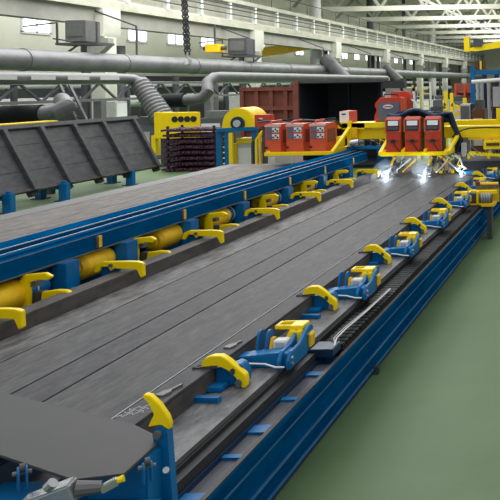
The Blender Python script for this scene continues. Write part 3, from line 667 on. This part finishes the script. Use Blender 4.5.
MB().box(w_ * .4, w_ * .6, .05, .15, -p.z, 0).build('post', 'steel', t)

# torches, cables and arcs under the right tray
for k, (u, v, lb) in enumerate(((387, 177.5, 'left'), (424, 177.5, 'middle'), (461, 173.5, 'right'))):
    tip = P(u, v, Z=BZ + .02)
    t = thing('welding_torch', '%s welding torch striking a blue white arc on the bed' % lb, 'torch', tip)
    top = Vector((tip.x + .16, tip.y - .05, TZ - .06)) if k < 2 else Vector((tip.x - .42, tip.y - .05, TZ - .06))
    d = (top - tip)
    MB().tube([tip + d * .06, tip + d * .2, tip + d * .22, tip + d * .6], [.014, .022, .03, .03], 10).build('nozzle', 'chrome', t, world=True)
    MB().bar(tip + d * .6, top, .05, .04).build('holder', 'yellow_w', t, world=True)
    for j in range(5):
        s_ = Vector((.1 + .09 * j, .05, 0)); e = Vector((top.x + .1 * j, top.y, top.z - .02))
        m = tip.lerp(e, .5) + Vector((.1 * math.sin(j * 2 + k), 0, -.03 * (j % 2)))
        MB().tube([e, e.lerp(m, .5) + Vector((.04, 0, .03)), m, tip.lerp(m, .45) + Vector((.03 * j, .02, .02))], .012 + .004 * (j % 2), 6).build('cable', ['black', 'chrome', 'steel', 'white', 'yellow_w'][j], t, world=True)
    MB().tube([tip + Vector((0, 0, -.018)), tip + Vector((0, 0, .0)), tip + Vector((.004, 0, .03))], [.014, .02, .008], 10).build('weld_arc', 'arc', t, world=True)
    sp = MB(); rnd = random.Random(k)
    for j in range(11):
        an = rnd.uniform(0, 2 * PI); el = rnd.uniform(.05, 1.0); r0 = rnd.uniform(.02, .1); L = rnd.uniform(.02, .07)
        dv = Vector((math.cos(an) * math.cos(el), math.sin(an) * math.cos(el), math.sin(el)))
        sp.bar(tip + dv * r0, tip + dv * (r0 + L), .0025)
    so = sp.build('sparks', 'spark', t, world=True); so['kind'] = 'stuff'
    l = bpy.data.lights.new('arc_light', 'POINT'); l.energy = 7 if k < 2 else 3; l.color = (.7, .85, 1); l.shadow_soft_size = .05
    lo = bpy.data.objects.new('arc_light', l); C.objects.link(lo); lo.location = tip + Vector((0, -.04, .09))
t = thing('torch_bracket', 'tangle of yellow brackets and zinc tubes low between the middle and right arcs', 'bracket', P(440, 172, Z=.9))
a = P(430, 172, Y=15.1); b = P(459, 170, Y=15.1)
MB().bar(a, b, .035, .05).build('cross_bar', 'yellow_w', t, world=True)
for k in range(6):
    rr = random.Random(k + 5); q = a.lerp(b, k / 5.0); top = Vector((q.x + rr.uniform(-.12, .12), 15.05, TZ - .05))
    MB().bar(q, top, .03, .03).build('stay', ['chrome', 'yellow', 'mid', 'yellow_w', 'chrome', 'mid'][k], t, world=True)
    MB().tube([q + Vector((.03, -.05, -.02)), q + Vector((.08, -.1, .05)), top + Vector((.06, -.05, -.04)), top], .012, 6).build('cable', ['black', 'chrome', 'black', 'white', 'black', 'steel'][k], t, world=True)
    MB().box(q.x - .03, q.x + .03, 15.03, 15.1, q.z - .06, q.z + .02).build('clamp_block', ['yellow', 'steel'][k % 2], t, world=True)
# smoke above the arcs, lit by them
def smoke(u, v, r, dens, lab):
    p = P(u, v, Z=BZ); m = MB(); n = 14
    me_path = [p + Vector((0, 0, .012 + r * 1.6 * i / n)) for i in range(n + 1)]
    m.tube(me_path, [max(.01, r * math.sin(PI * (.12 + .88 * i / n)) ) for i in range(n + 1)], 16)
    mm = bpy.data.materials.new('weld_smoke'); mm.use_nodes = True; nt = mm.node_tree; nt.nodes.remove(nt.nodes['Principled BSDF'])
    vs = nt.nodes.new('ShaderNodeVolumeScatter'); vs.inputs['Color'].default_value = (.8, .9, 1, 1)
    tc = nt.nodes.new('ShaderNodeTexCoord'); nz = nt.nodes.new('ShaderNodeTexNoise'); nz.inputs['Scale'].default_value = 9
    mu = nt.nodes.new('ShaderNodeMath'); mu.operation = 'MULTIPLY'; mu.inputs[1].default_value = dens
    nt.links.new(tc.outputs['Object'], nz.inputs['Vector']); nt.links.new(nz.outputs['Fac'], mu.inputs[0]); nt.links.new(mu.outputs[0], vs.inputs['Density'])
    nt.links.new(vs.outputs['Volume'], nt.nodes['Material Output'].inputs['Volume'])
    o = m.build('weld_smoke', mm, loc=p); tag(o, lab, 'smoke', kind='stuff')
smoke(386, 179, .24, 1.3, 'bluish welding smoke around the left arc')
smoke(423, 179, .22, 1.2, 'bluish welding smoke around the middle arc')

# right carriage under the portal
t = thing('welding_carriage', 'yellow carriage with cables and brown plate under the right part of the portal', 'carriage', (-2.2, GY, .8))
MB().box(-3.0, .0, GY - .1, GY + .15, .99, 1.045).build('rail', 'lgrey', t, world=True)
MB().box(-3.05, .0, GY - .2, GY + .3, .80, .955).build('base_beam', 'belt', t, world=True)
MB().box(-3.05, .0, GY - .22, GY + .3, .955, .99).build('base_flange', 'mid', t, world=True)
MB().box(-3.05, .0, GY - .22, GY + .3, .76, .80).build('base_flange', 'darkbar', t, world=True)
for x in (-2.75, -2.35, -1.85): MB().box(x, x + .06, GY - .16, GY - .11, .99, 1.14).build('foot', 'yellow', t, world=True)
for x in (-2.95, -.1): MB().box(x, x + .12, GY, GY + .1, 0, .76).build('leg', 'blue_n', t, world=True)
MB().box(-2.86, -2.76, GY - .2, GY - .12, 1.08, 1.32).build('valve_box', 'lgrey', t, world=True, bevel=.006)
MB().box(-2.42, -1.98, GY - .2, GY - .02, 1.18, 1.36).build('gear_cover', 'yellow', t, world=True, bevel=.01)
MB().box(-2.36, -2.1, GY - .215, GY - .2, 1.25, 1.31).build('plate', 'brown', t, world=True)
MB().bar((-2.75, GY - .15, 1.12), (-2.1, GY - .15, 1.06), .06).build('link', 'yellow', t, world=True)
MB().bar((-2.02, GY - .18, 1.16), (-1.7, GY - .18, .95), .09).build('brace', 'yellow', t, world=True)
MB().box(-2.75, .0, GY, GY + .12, 1.36, 1.42).build('slide', 'yellow_w', t, world=True)
for k in range(9):
    x = -2.78 + .09 * k; rr = random.Random(k + 20)
    MB().tube([(x, GY - .12, 1.05), (x + rr.uniform(-.08, .08), GY - .2, 1.14), (x + rr.uniform(-.1, .1), GY - .16, 1.24), (x + rr.uniform(-.05, .1), GY - .1, 1.37)], rr.choice((.01, .014, .02)), 6).build('cable', rr.choice(('black', 'mid', 'steel', 'yellow_w', 'steel')), t, world=True)
MB().tube([P(452, 137, Y=15.3), P(462, 130, Y=15.3), P(470, 128, Y=15.3), P(485, 127.5, Y=15.38), P(505, 127.5, Y=15.45)], .016, 6).build('cable', 'black', t, world=True)

# small drive unit on the girder at the right edge
p = P(482, 202, Y=12.3)
t = thing('drive_unit', 'yellow geared motor drive standing on the girder at the right edge', 'drive', (p.x, 12.3, .545)); t.scale = (.74, .9, .85)
MB().box(-.30, .28, -.1, .24, -.01, .05).build('base', 'yellow_w', t, bevel=.006)
MB().box(.1, .2, 0, .2, -.64, -.01).build('support_leg', 'steel', t)
MB().box(-.26, -.08, -.08, .1, .05, .24).build('gearbox', 'steel', t, bevel=.01)
MB().box(-.28, -.24, -.1, .12, .03, .27).build('side_plate', 'yellow', t); MB().box(-.10, -.06, -.1, .12, .03, .27).build('side_plate', 'yellow', t)
MB().tube([(-.04, 0, .14), (.22, 0, .14)], .085, 18).build('motor', 'mid', t)
for k in range(6): MB().tube([(0 + .035 * k, 0, .14), (.012 + .035 * k, 0, .14)], .098, 18).build('cooling_fin', 'lgrey', t)
MB().box(-.3, .3, .12, .24, .19, .26).build('top_frame', 'yellow', t, bevel=.005)
MB().box(-.2, .3, .3, .42, .28, .33).build('shelf', 'galv', t); MB().box(-.2, .3, .40, .44, -.0, .28).build('shelf_leg', 'yellow_w', t)
MB().tube([(-.1, .35, .36), (.3, .35, .36)], .03, 10).build('shaft', 'yellow_w', t); MB().box(-.2, -.1, .31, .40, .33, .40).build('coupling', 'brown', t)
p = P(466, 176, Y=14.9)
t = thing('drive_motor', 'small blue motor box beside the farthest hook clamp', 'motor', (p.x + .1, 14.9, .53))
MB().box(-.22, .12, 0, .22, -.005, .26).build('housing', 'blue', t, bevel=.02); MB().tube([(.12, .1, .14), (.28, .1, .14)], .07, 14).build('motor', 'blue_n', t)
MB().box(-.05, .05, -.01, 0, .1, .18).build('plate', 'lgrey', t)
# stop lug on the floor edge
p = P(374, 370, Z=.03)
tag(MB().box(p.x - .03, p.x + .05, p.y - .03, p.y + .03, 0, .06).build('floor_stop', 'steel', loc=(p.x, p.y, 0), bevel=.006), 'small dark floor lug at the foot of the blue girder, nearer one', 'lug')
p = P(470, 243, Z=.03)
tag(MB().box(p.x - .05, p.x + .06, p.y - .06, p.y + .06, 0, .08).build('floor_stop', 'steel', loc=(p.x, p.y, 0), bevel=.006), 'small dark floor lug at the foot of the blue girder, farther one', 'lug')

# ------------------------------------------------------------------ leaning panel rack on the left
def panel_pt(s, y): return Vector((-13.1 + .72 * s, y, 1.72 - 1.37 * s))
# s = 0 top, 1 bottom
t = thing('leaning_panel', 'large grey ribbed steel panel leaning on blue posts at the left', 'panel', (-12.7, 17, .35))
M_ = Matrix.Translation((-13.1, 0, 1.72)) @ Matrix.Rotation(math.atan2(1.37, .72), 4, 'Y')
L = math.hypot(.72, 1.37)
for i, (s0, s1) in enumerate(((.06, .30), (.30, .70), (.70, 1.0))):
    MB().box(s0 * L + .004, s1 * L - .004, 13.2, 21.45, -.03, 0, M_).build('plank', 'panelsteel', t, world=True)
MB().box(-.02, .09, 13.2, 21.5, -.05, .07, M_).build('top_rail', 'panelsteel', t, world=True, bevel=.01)
MB().box(L - .05, L + .02, 13.2, 21.5, -.05, .05, M_).build('bottom_rail', 'darkbar', t, world=True, bevel=.01)
for y in (13.4, 14.5, 15.6, 16.7, 17.8, 18.9, 20.0, 21.3):
    r = MB().box(.08, L + .02, y - .11, y + .02, 0, .10, M_).build('rib', 'panelsteel', t, world=True, bevel=.008)
    MB().box(.08, L + .02, y + .021, y + .035, .001, .07, M_).build('rib_edge', 'galv', r, world=True)
    MB().box(L - .05, L + .10, y - .12, y + .1, -.12, -.03, M_).build('foot_bracket', 'black', t, world=True)
def blue_post(x, y, lab):
    t = thing('blue_post', lab, 'post', (x, y, 0), 'blue posts under the leaning panel')
    MB().box(-.085, .085, -.085, .085, 0, .40).build('upright', 'blue', t, bevel=.015)
    MB().box(-.55, -.085, -.06, .06, .26, .38).build('arm', 'blue', t, bevel=.01)
    MB().tube([(0, 0, .40), (0, 0, .45)], .05, 12).build('cap', 'blue', t)
    MB().box(-.14, .14, -.14, .14, 0, .02).build('foot_plate', 'blue_n', t)
    return t
bp = blue_post(-12.27, 15.82, 'blue post with arm under the leaning panel, leftmost in view')
dup(bp, (-12.27, 17.45, 0), 'blue post under the leaning panel, second front post from the left')
dup(bp, (-12.4, 20.1, 0), 'blue post under the leaning panel, rightmost front post')
dup(bp, (-13.1, 17.85, 0), 'blue post standing back in the shade under the panel, left one')
dup(bp, (-13.2, 20.6, 0), 'blue post standing back in the shade under the panel, right one')
MB_ = MB().box(-13.5, -13.2, 14.2, 18.6, 1.72, 1.78).build('yellow_bar', 'yellow', loc=(-13.3, 16, 1.7)); tag(MB_, 'yellow bar lying along the top of the leaning panel', 'bar')
t = thing('support_frame', 'dark frame behind the leaning panel holding the yellow bar', 'frame', (-13.5, 17, 0))
MB().box(-13.55, -13.15, 13.2, 21.3, 1.64, 1.72).build('top_beam', 'steel', t, world=True)
for y in (14, 16.3, 18.6, 20.9): MB().box(-13.55, -13.4, y, y + .15, 0, 1.64).build('leg', 'steel', t, world=True)

# yellow machine with four round holes, and the rack of dark trays
p0 = P(162, 143, Y=24.6); p1 = P(197, 112, Y=24.6); t = thing('press_machine', 'yellow machine housing with four round black ports behind the dark tray stack', 'machine', (p0.x, 24.6, 0))
w_ = p1.x - p0.x
MB().prism([(-.25, .9), (w_ - .02, .9), (w_ - .02, p1.z), (.28, p1.z), (.0, 1.75), (-.25, 1.75)], 'y', 0, .25).build('housing', 'yellow', t, bevel=.02)
for k in range(4):
    x = .42 + .2 * k
    MB().tube([(x, -.02, p1.z - .22), (x, .02, p1.z - .22)], .095, 18).build('port', 'black', t)
MB().box(-.1, w_ - .1, .1, .4, 0, .9).build('base', 'steel', t)
p = P(158, 165, Z=.3)
MB().box(-.4, -.26, .1, .5, .35, 1.0).build('side_plate', 'yellow', t)
TX, TY = P(190, 171, Z=0).x, P(190, 171, Z=0).y
def tray_rack(z, lab):
    t = thing('comb_tray', lab, 'tray', (TX, TY, z), 'dark purple comb trays in the stack')
    MB().box(-.68, .72, 0, 1.0, .0, .05).build('deck', 'purple', t)
    MB().box(-.68, .72, -.02, .0, .0, .1).build('front_rail', 'purple', t)
    m = MB(); rr = random.Random(int(z * 100))
    for i in range(24):
        x = -.72 + .063 * i
        m.bar((x, -.12 - rr.uniform(0, .12), .06 + rr.uniform(-.015, .015)), (x, .9, .07), .032, .06)
    m.build('fingers', 'purple', t)
    for x in (-.7, .70): MB().box(x, x + .05, .0, .08, .05, .17).build('spacer', 'black', t)
    for x in (-.7, .70): MB().box(x, x + .05, .8, .88, .05, .17).build('spacer', 'black', t)
    m = MB()
    for i in range(8): m.bar((-.85 - .02 * (i % 2), .1 + .1 * i, .05), (-.66, .1 + .1 * i, .05), .02)
    m.build('side_fingers', 'purple', t)
    return t
for k in range(8):
    lb = 'dark purple comb tray at the very top of the stack' if k == 7 else ('dark purple comb tray at the bottom of the stack, on the floor' if k == 0 else 'dark purple comb tray, %s from the bottom of the stack' % ORD[k])
    tray_rack(.17 * k, lb)

# reel with yellow half round cover on a blue frame
RY = 17.0; p0 = P(224, 130, Y=RY); p1 = P(254, 108, Y=RY); cx = (p0.x + p1.x) / 2 - .02; R = (p1.x - p0.x) / 2
t = thing('reel_cover', 'yellow half round reel cover on a blue stand', 'reel', (cx, RY, 0))
zc = p0.z + .04; top = p1.z
pts = [(R * 1.05 * math.cos(PI * i / 20), (top - zc) * math.sin(PI * i / 20) ** .8) for i in range(21)]
mid = Matrix.Translation((0, 0, zc))
MB().prism(pts, 'y', 0, .04, mid).build('front_plate', 'yellow', t)
MB().prism([(x * 1.02, z * 1.03) for x, z in pts], 'y', .04, .75, mid).build('cover', 'yellow_w', t)
MB().tube([(0, -.05, zc + .1), (0, .0, zc + .1)], .15, 20).build('hub', 'blue_n', t); MB().tube([(0, -.08, zc + .1), (0, -.05, zc + .1)], .08, 16).build('axle', 'lgrey', t)
MB().bar((-R * 1.35, -.02, zc - .04), (R * 1.3, -.02, zc - .02), .07, .08).build('cross_beam', 'blue', t)
for x in (-R * 1.3, -R * .75, R * 1.05): MB().box(x - .05, x + .05, -.02, .08, 0, zc - .05).build('post', 'blue', t)
MB().box(-R * 1.3, R * 1.05, .1, .16, .35, .45).build('stretcher', 'blue', t)
MB().box(-R * .95 + .12, -R * .95 + .2, -.04, .02, .2, zc - .1).build('guide', 'yellow', t)
t = thing('switch_cabinet', 'white cabinet with yellow edge under the reel cover', 'cabinet', (cx + .05, RY + .2, 0))
MB().box(-.18, .18, 0, .4, 0, 1.25).build('body', 'lgrey', t, bevel=.01); MB().box(-.2, .2, 0, .4, 1.25, 1.36).build('top', 'yellow', t); MB().box(-.25, -.18, -.02, .3, 0, 1.25).build('edge', 'yellow', t)
MB().box(-.15, .15, -.012, 0, .1, 1.15).build('door', 'white', t)
t = thing('pipe_bundle', 'upright yellow and dark pipes right of the white cabinet', 'pipes', (cx + .42, RY, 0))
for k, m_ in enumerate(('steel', 'yellow', 'yellow_w', 'lgrey')):
    MB().tube([(k * .085 - .1, -.03, 0), (k * .085 - .1, -.03, 1.28 + .06 * k), (k * .085 + .02, -.03, 1.45 + .06 * k), (k * .085 + .35, .05, 1.52 + .06 * k)], .03, 8).build('pipe', m_, t)
p0 = P(262, 166, Y=17.6)
t = thing('switch_cabinet', 'pale box on the floor below the left tray of orange machines', 'cabinet', (p0.x, 17.6, 0))
MB().box(0, .75, 0, .5, 0, 1.0).build('body', 'lgrey', t, bevel=.01); MB().box(.05, .3, -.015, 0, .5, .9).build('door', 'white', t); MB().box(.75, 1.3, .1, .5, 0, .75).build('side_box', 'rust', t)

# red brown container side and open dark steel box
p0 = P(246, 140, Y=25); p1 = P(296, 84, Y=24)
t = thing('container', 'red brown ribbed container wall left of the open dark box', 'container', (p0.x, 24.6, 0))
zt = P(246, 88, Y=25).z; w_ = p1.x - p0.x
MB().box(0, w_, .12, 2.0, .15, zt).build('wall', 'rust', t)
for z in (.2, 1.15, 1.75, zt - .1): MB().box(0, w_, .0, .12, z, z + .12).build('rail', 'rust', t)
for x in (0, .34, .68, 1.02, 1.34): MB().box(x * w_ / 1.5, x * w_ / 1.5 + .12, .02, .12, .15, zt).build('rib', 'rust', t)
for x in (.1, w_ - .3): MB().box(x, x + .2, .3, 1.8, 0, .15).build('skid', 'steel', t)
p0 = P(297, 82, Y=23.2); p1 = P(382.5, 80, Y=23.2)
t = thing('open_box', 'large open steel box with a dark blue interior behind the orange machines', 'box', (p0.x, 23.2, 0))
w_ = p1.x - p0.x; zt = p0.z; D_ = 2.4
MB().box(0, w_, D_, D_ + .06, .1, zt).build('back_panel', 'cont', t)
MB().box(0, .06, 0, D_, .1, zt).build('side_panel', 'cont', t); MB().box(w_ - .06, w_, 0, D_, .1, zt).build('side_panel', 'cont', t)
MB().box(.06, w_ - .06, 0, D_, zt - .06, zt).build('roof_panel', 'cont', t); MB().box(.06, w_ - .06, 0, D_, .1, .16).build('floor_panel', 'cont', t)
MB().box(-.1, .06, -.08, 0, 0, zt + .03).build('front_post', 'rust', t)
MB().box(.06, w_, -.03, 0, zt - .04, zt + .03).build('front_edge', 'steel', t)
for x in (.75, 1.75): MB().box(x, x + .06, D_ - .08, D_, .16, zt - .06).build('stiffener', 'blue_n', t)
for y in (.2, D_ - .3): MB().box(0, w_, y, y + .15, 0, .1).build('skid', 'steel', t)

# ------------------------------------------------------------------ far right of the hall
p0 = P(384, 130, Y=19); p1 = P(415, 88, Y=19)
t = thing('screen_wall', 'pale framed panel standing behind the big red machine', 'panel', (p0.x, 19, 0))
w_ = p1.x - p0.x
MB().box(0, w_, 0, .05, .1, p1.z).build('board', 'lgrey', t)
for x in (0, w_ * .55, w_ - .06): MB().box(x, x + .06, -.03, .0, 0, p1.z).build('frame_post', 'white', t)
MB().box(0, w_, -.03, 0, p1.z - .08, p1.z).build('frame_rail', 'conc2', t)
MB().box(.1, w_ * .5, -.01, 0, .9, p1.z - .2).build('window_panel', 'conc2', t)
# blue rack tower
t = thing('blue_rack', 'blue steel rack tower with pale tubes at the right edge', 'rack', P(484, 110, Y=20))
def zof(v, Y, u=485): return P(u, v, Y=Y).z
for (u, Y) in ((473, 20), (485, 20.6), (497, 20.6), (505, 20)):
    p = P(u, 90, Y=Y); MB().box(p.x - .055, p.x + .055, Y - .06, Y + .06, 0, zof(66 if u == 473 else 74, Y)).build('post', 'blue' if u == 473 else 'blue_n', t, world=True)
a = P(471, 72, Y=20); b = P(510, 70, Y=20); MB().box(a.x, b.x, 19.95, 20.05, a.z - .07, a.z + .04).build('beam', 'blue', t, world=True)
MB().box(a.x, b.x, 20.55, 20.66, a.z - .55, a.z - .45).build('beam', 'blue_n', t, world=True)
MB().box(a.x + .1, b.x, 20.55, 20.66, 1.78, 1.88).build('beam', 'blue', t, world=True)
MB().tube([(a.x + .05, 19.8, a.z - .26), (b.x, 19.8, a.z - .2)], .05, 10).build('tube', 'white', t, world=True)
for u in (478, 482, 489, 493):
    p = P(u, 95, Y=20.4); MB().tube([(p.x, 20.4, .1), (p.x, 20.4, zof(80, 20.4))], .05, 8).build('upright_tube', 'lgrey' if u != 493 else 'purple', t, world=True)
m = MB()
for k in range(3):
    p = P(478 + 3 * k, 66, Y=20); MB().box(p.x - .05, p.x + .05, 19.95, 20.1, a.z + .06, a.z + .28).build('reel_box', ['brown', 'lemon', 'brown'][k], t, world=True)
p = P(498, 100, Y=20.2); MB().box(p.x - .12, p.x + .2, 20.1, 20.5, 1.88, 2.4).build('screen', 'lgrey', t, world=True)
p0 = P(460, 118, Y=19.2); p1 = P(470, 104, Y=19.2)
t = thing('grey_cabinet', 'plain grey cabinet left of the blue rack tower', 'cabinet', (p0.x, 19.2, 0))
MB().box(0, p1.x - p0.x, 0, .4, 0, p1.z).build('body', 'lgrey', t, bevel=.01); MB().box(.02, p1.x - p0.x - .02, -.012, 0, .15, p1.z - .05).build('door', 'mid', t)
MB().box(p1.x - p0.x, p1.x - p0.x + .16, .05, .35, 0, p1.z).build('side_unit', 'blue_n', t)
p0 = P(455, 106, Y=34); p1 = P(474, 83, Y=34)
t = thing('red_rack', 'red brown storage rack far behind the grey cabinet', 'rack', (p0.x, 34, 0))
MB().box(0, p1.x - p0.x, .3, .36, .1, p1.z).build('back', 'rust', t)
for i in range(4): MB().box(0, p1.x - p0.x, 0, .3, p1.z * i / 4 + .2, p1.z * i / 4 + .3).build('shelf', 'rust', t)
for x in (0, .4, p1.x - p0.x - .08): MB().box(x, x + .08, -.05, 0, 0, p1.z).build('post', 'red', t)
# yellow robots and stands
for i, (u, Y, lab) in enumerate(((446, 27, 'yellow column stand right of the ladder in the distance'), (452, 29, 'thin yellow column stand beside the red rack'), (465, 26, 'short yellow arm in front of the red rack'))):
    p = P(u, 118, Y=Y); h = zof((91, 93, 98)[i], Y, u)
    t = thing('yellow_stand', lab, 'stand', (p.x, Y, 0))
    MB().box(-.06, .06, -.06, .06, 0, h).build('column', 'yellow', t, bevel=.01)
    MB().box(-.22, .22, -.22, .22, 0, .12).build('foot', 'steel', t)
    MB().bar((0, 0, h * .8), (.35 if i % 2 else -.35, 0, h * .72), .12).build('arm', 'yellow_w', t); MB().box(-.13, .13, -.16, -.1, h * .4, h * .55).build('panel', 'black', t)
for i, (u, lab) in enumerate(((417, 'tall pale ladder frame behind the hose bundle, left one'), (427, 'tall pale ladder frame behind the hose bundle, right one'))):
    Y = 26 + i; p = P(u, 118, Y=Y); h = zof(85 - 3 * i, Y, u)
    t = thing('ladder', lab, 'ladder', (p.x, Y, 0))
    for x in (-.14, .14): MB().box(x - .03, x + .03, -.03, .03, 0, h).build('rail', 'white' if i else 'lemon', t)
    m = MB()
    for k in range(1, 12): m.box(-.14, .14, -.02, .02, h * k / 12, h * k / 12 + .04)
    m.build('rungs', 'lemon' if i else 'lgrey', t)
for i, (u, v0, v1, Y, w_, m_, lab) in enumerate(((436, 120, 100, 23, .35, 'steel', 'dark machine body behind the right red machine'), (458, 116, 96, 30, .6, 'greyp', 'grey machine far behind near the yellow stands'), (440, 110, 96, 38, .9, 'lgrey', 'pale cabinet in the distance between ladder and yellow stand'), (423, 112, 92, 44, 1.0, 'blue_n', 'dark blue machine in the distance behind the ladder frames'), (478, 122, 100, 17.8, .3, 'brown', 'brown box behind the yellow rear beam'))):
    p = P(u, v0, Y=Y); h = zof(v1, Y, u)
    t = thing('machine_body', lab, 'machine', (p.x, Y, 0))
    MB().box(-w_ / 2, w_ / 2, 0, .6, 0, h * .9).build('housing', m_, t, bevel=.02)
    MB().box(-w_ * .3, w_ * .3, .1, .5, h * .9, h).build('head', 'steel' if m_ != 'steel' else 'mid', t); MB().box(-w_ * .35, w_ * .35, -.015, 0, h * .5, h * .8).build('panel', 'lgrey' if m_ != 'lgrey' else 'steel', t)
# dark block and pale equipment behind the platforms, far down the aisle
for i, (u, Y, w_, h, m_, lab) in enumerate(((216, 33, 1.6, 1.5, 'steel', 'dark machine behind the purple comb trays'), (146, 27.5, 1.2, 1.5, 'greyp', 'grey machine behind the leaning panel on the right'), (30, 24.5, 1.8, 1.3, 'steel', 'dark machine behind the leaning panel on the left'))):
    p = P(u, 110, Y=Y); t = thing('machine_body', lab, 'machine', (p.x, Y, 0))
    MB().box(-w_ / 2, w_ / 2, 0, 1, 0, h * .8).build('housing', m_, t, bevel=.03); MB().box(-w_ * .3, w_ * .2, .1, .8, h * .8, h).build('head', 'mid', t); MB().box(-w_ * .4, w_ * .1, -.02, 0, h * .3, h * .65).build('panel', 'lgrey', t)

# ------------------------------------------------------------------ light
w = bpy.data.worlds.new('world'); SC.world = w; w.use_nodes = True
nt = w.node_tree; bg = nt.nodes['Background']; bg.inputs['Strength'].default_value = .62
tc = nt.nodes.new('ShaderNodeTexCoord'); sx_ = nt.nodes.new('ShaderNodeSeparateXYZ'); rp = nt.nodes.new('ShaderNodeValToRGB')
rp.color_ramp.elements[0].position = 0; rp.color_ramp.elements[0].color = (.62, .63, .63, 1)
rp.color_ramp.elements[1].position = .75; rp.color_ramp.elements[1].color = (.80, .83, .86, 1)
nt.links.new(tc.outputs['Generated'], sx_.inputs['Vector']); nt.links.new(sx_.outputs['Z'], rp.inputs['Fac']); nt.links.new(rp.outputs['Color'], bg.inputs['Color'])
def area(loc, sx, sy, e, rot=(0, 0, 0), col=(1, .99, .96)):
    l = bpy.data.lights.new('hall_fill', 'AREA'); l.shape = 'RECTANGLE'; l.size = sx; l.size_y = sy; l.energy = e; l.color = col  # unseen area light added to brighten the hall from above
    o = bpy.data.objects.new('hall_fill', l); C.objects.link(o); o.location = loc; o.rotation_euler = rot
area((-1, 4, 11), 6, 14, 250); area((-7, 20, 11), 6, 20, 700); area((-14, 45, 11), 8, 40, 4200); area((-14, 90, 11), 8, 60, 6800); area((-20, 30, 11), 4, 30, 1500)
SC.view_settings.view_transform = 'Standard'; SC.view_settings.look = 'None'; SC.view_settings.exposure = .42; SC.view_settings.gamma = 1
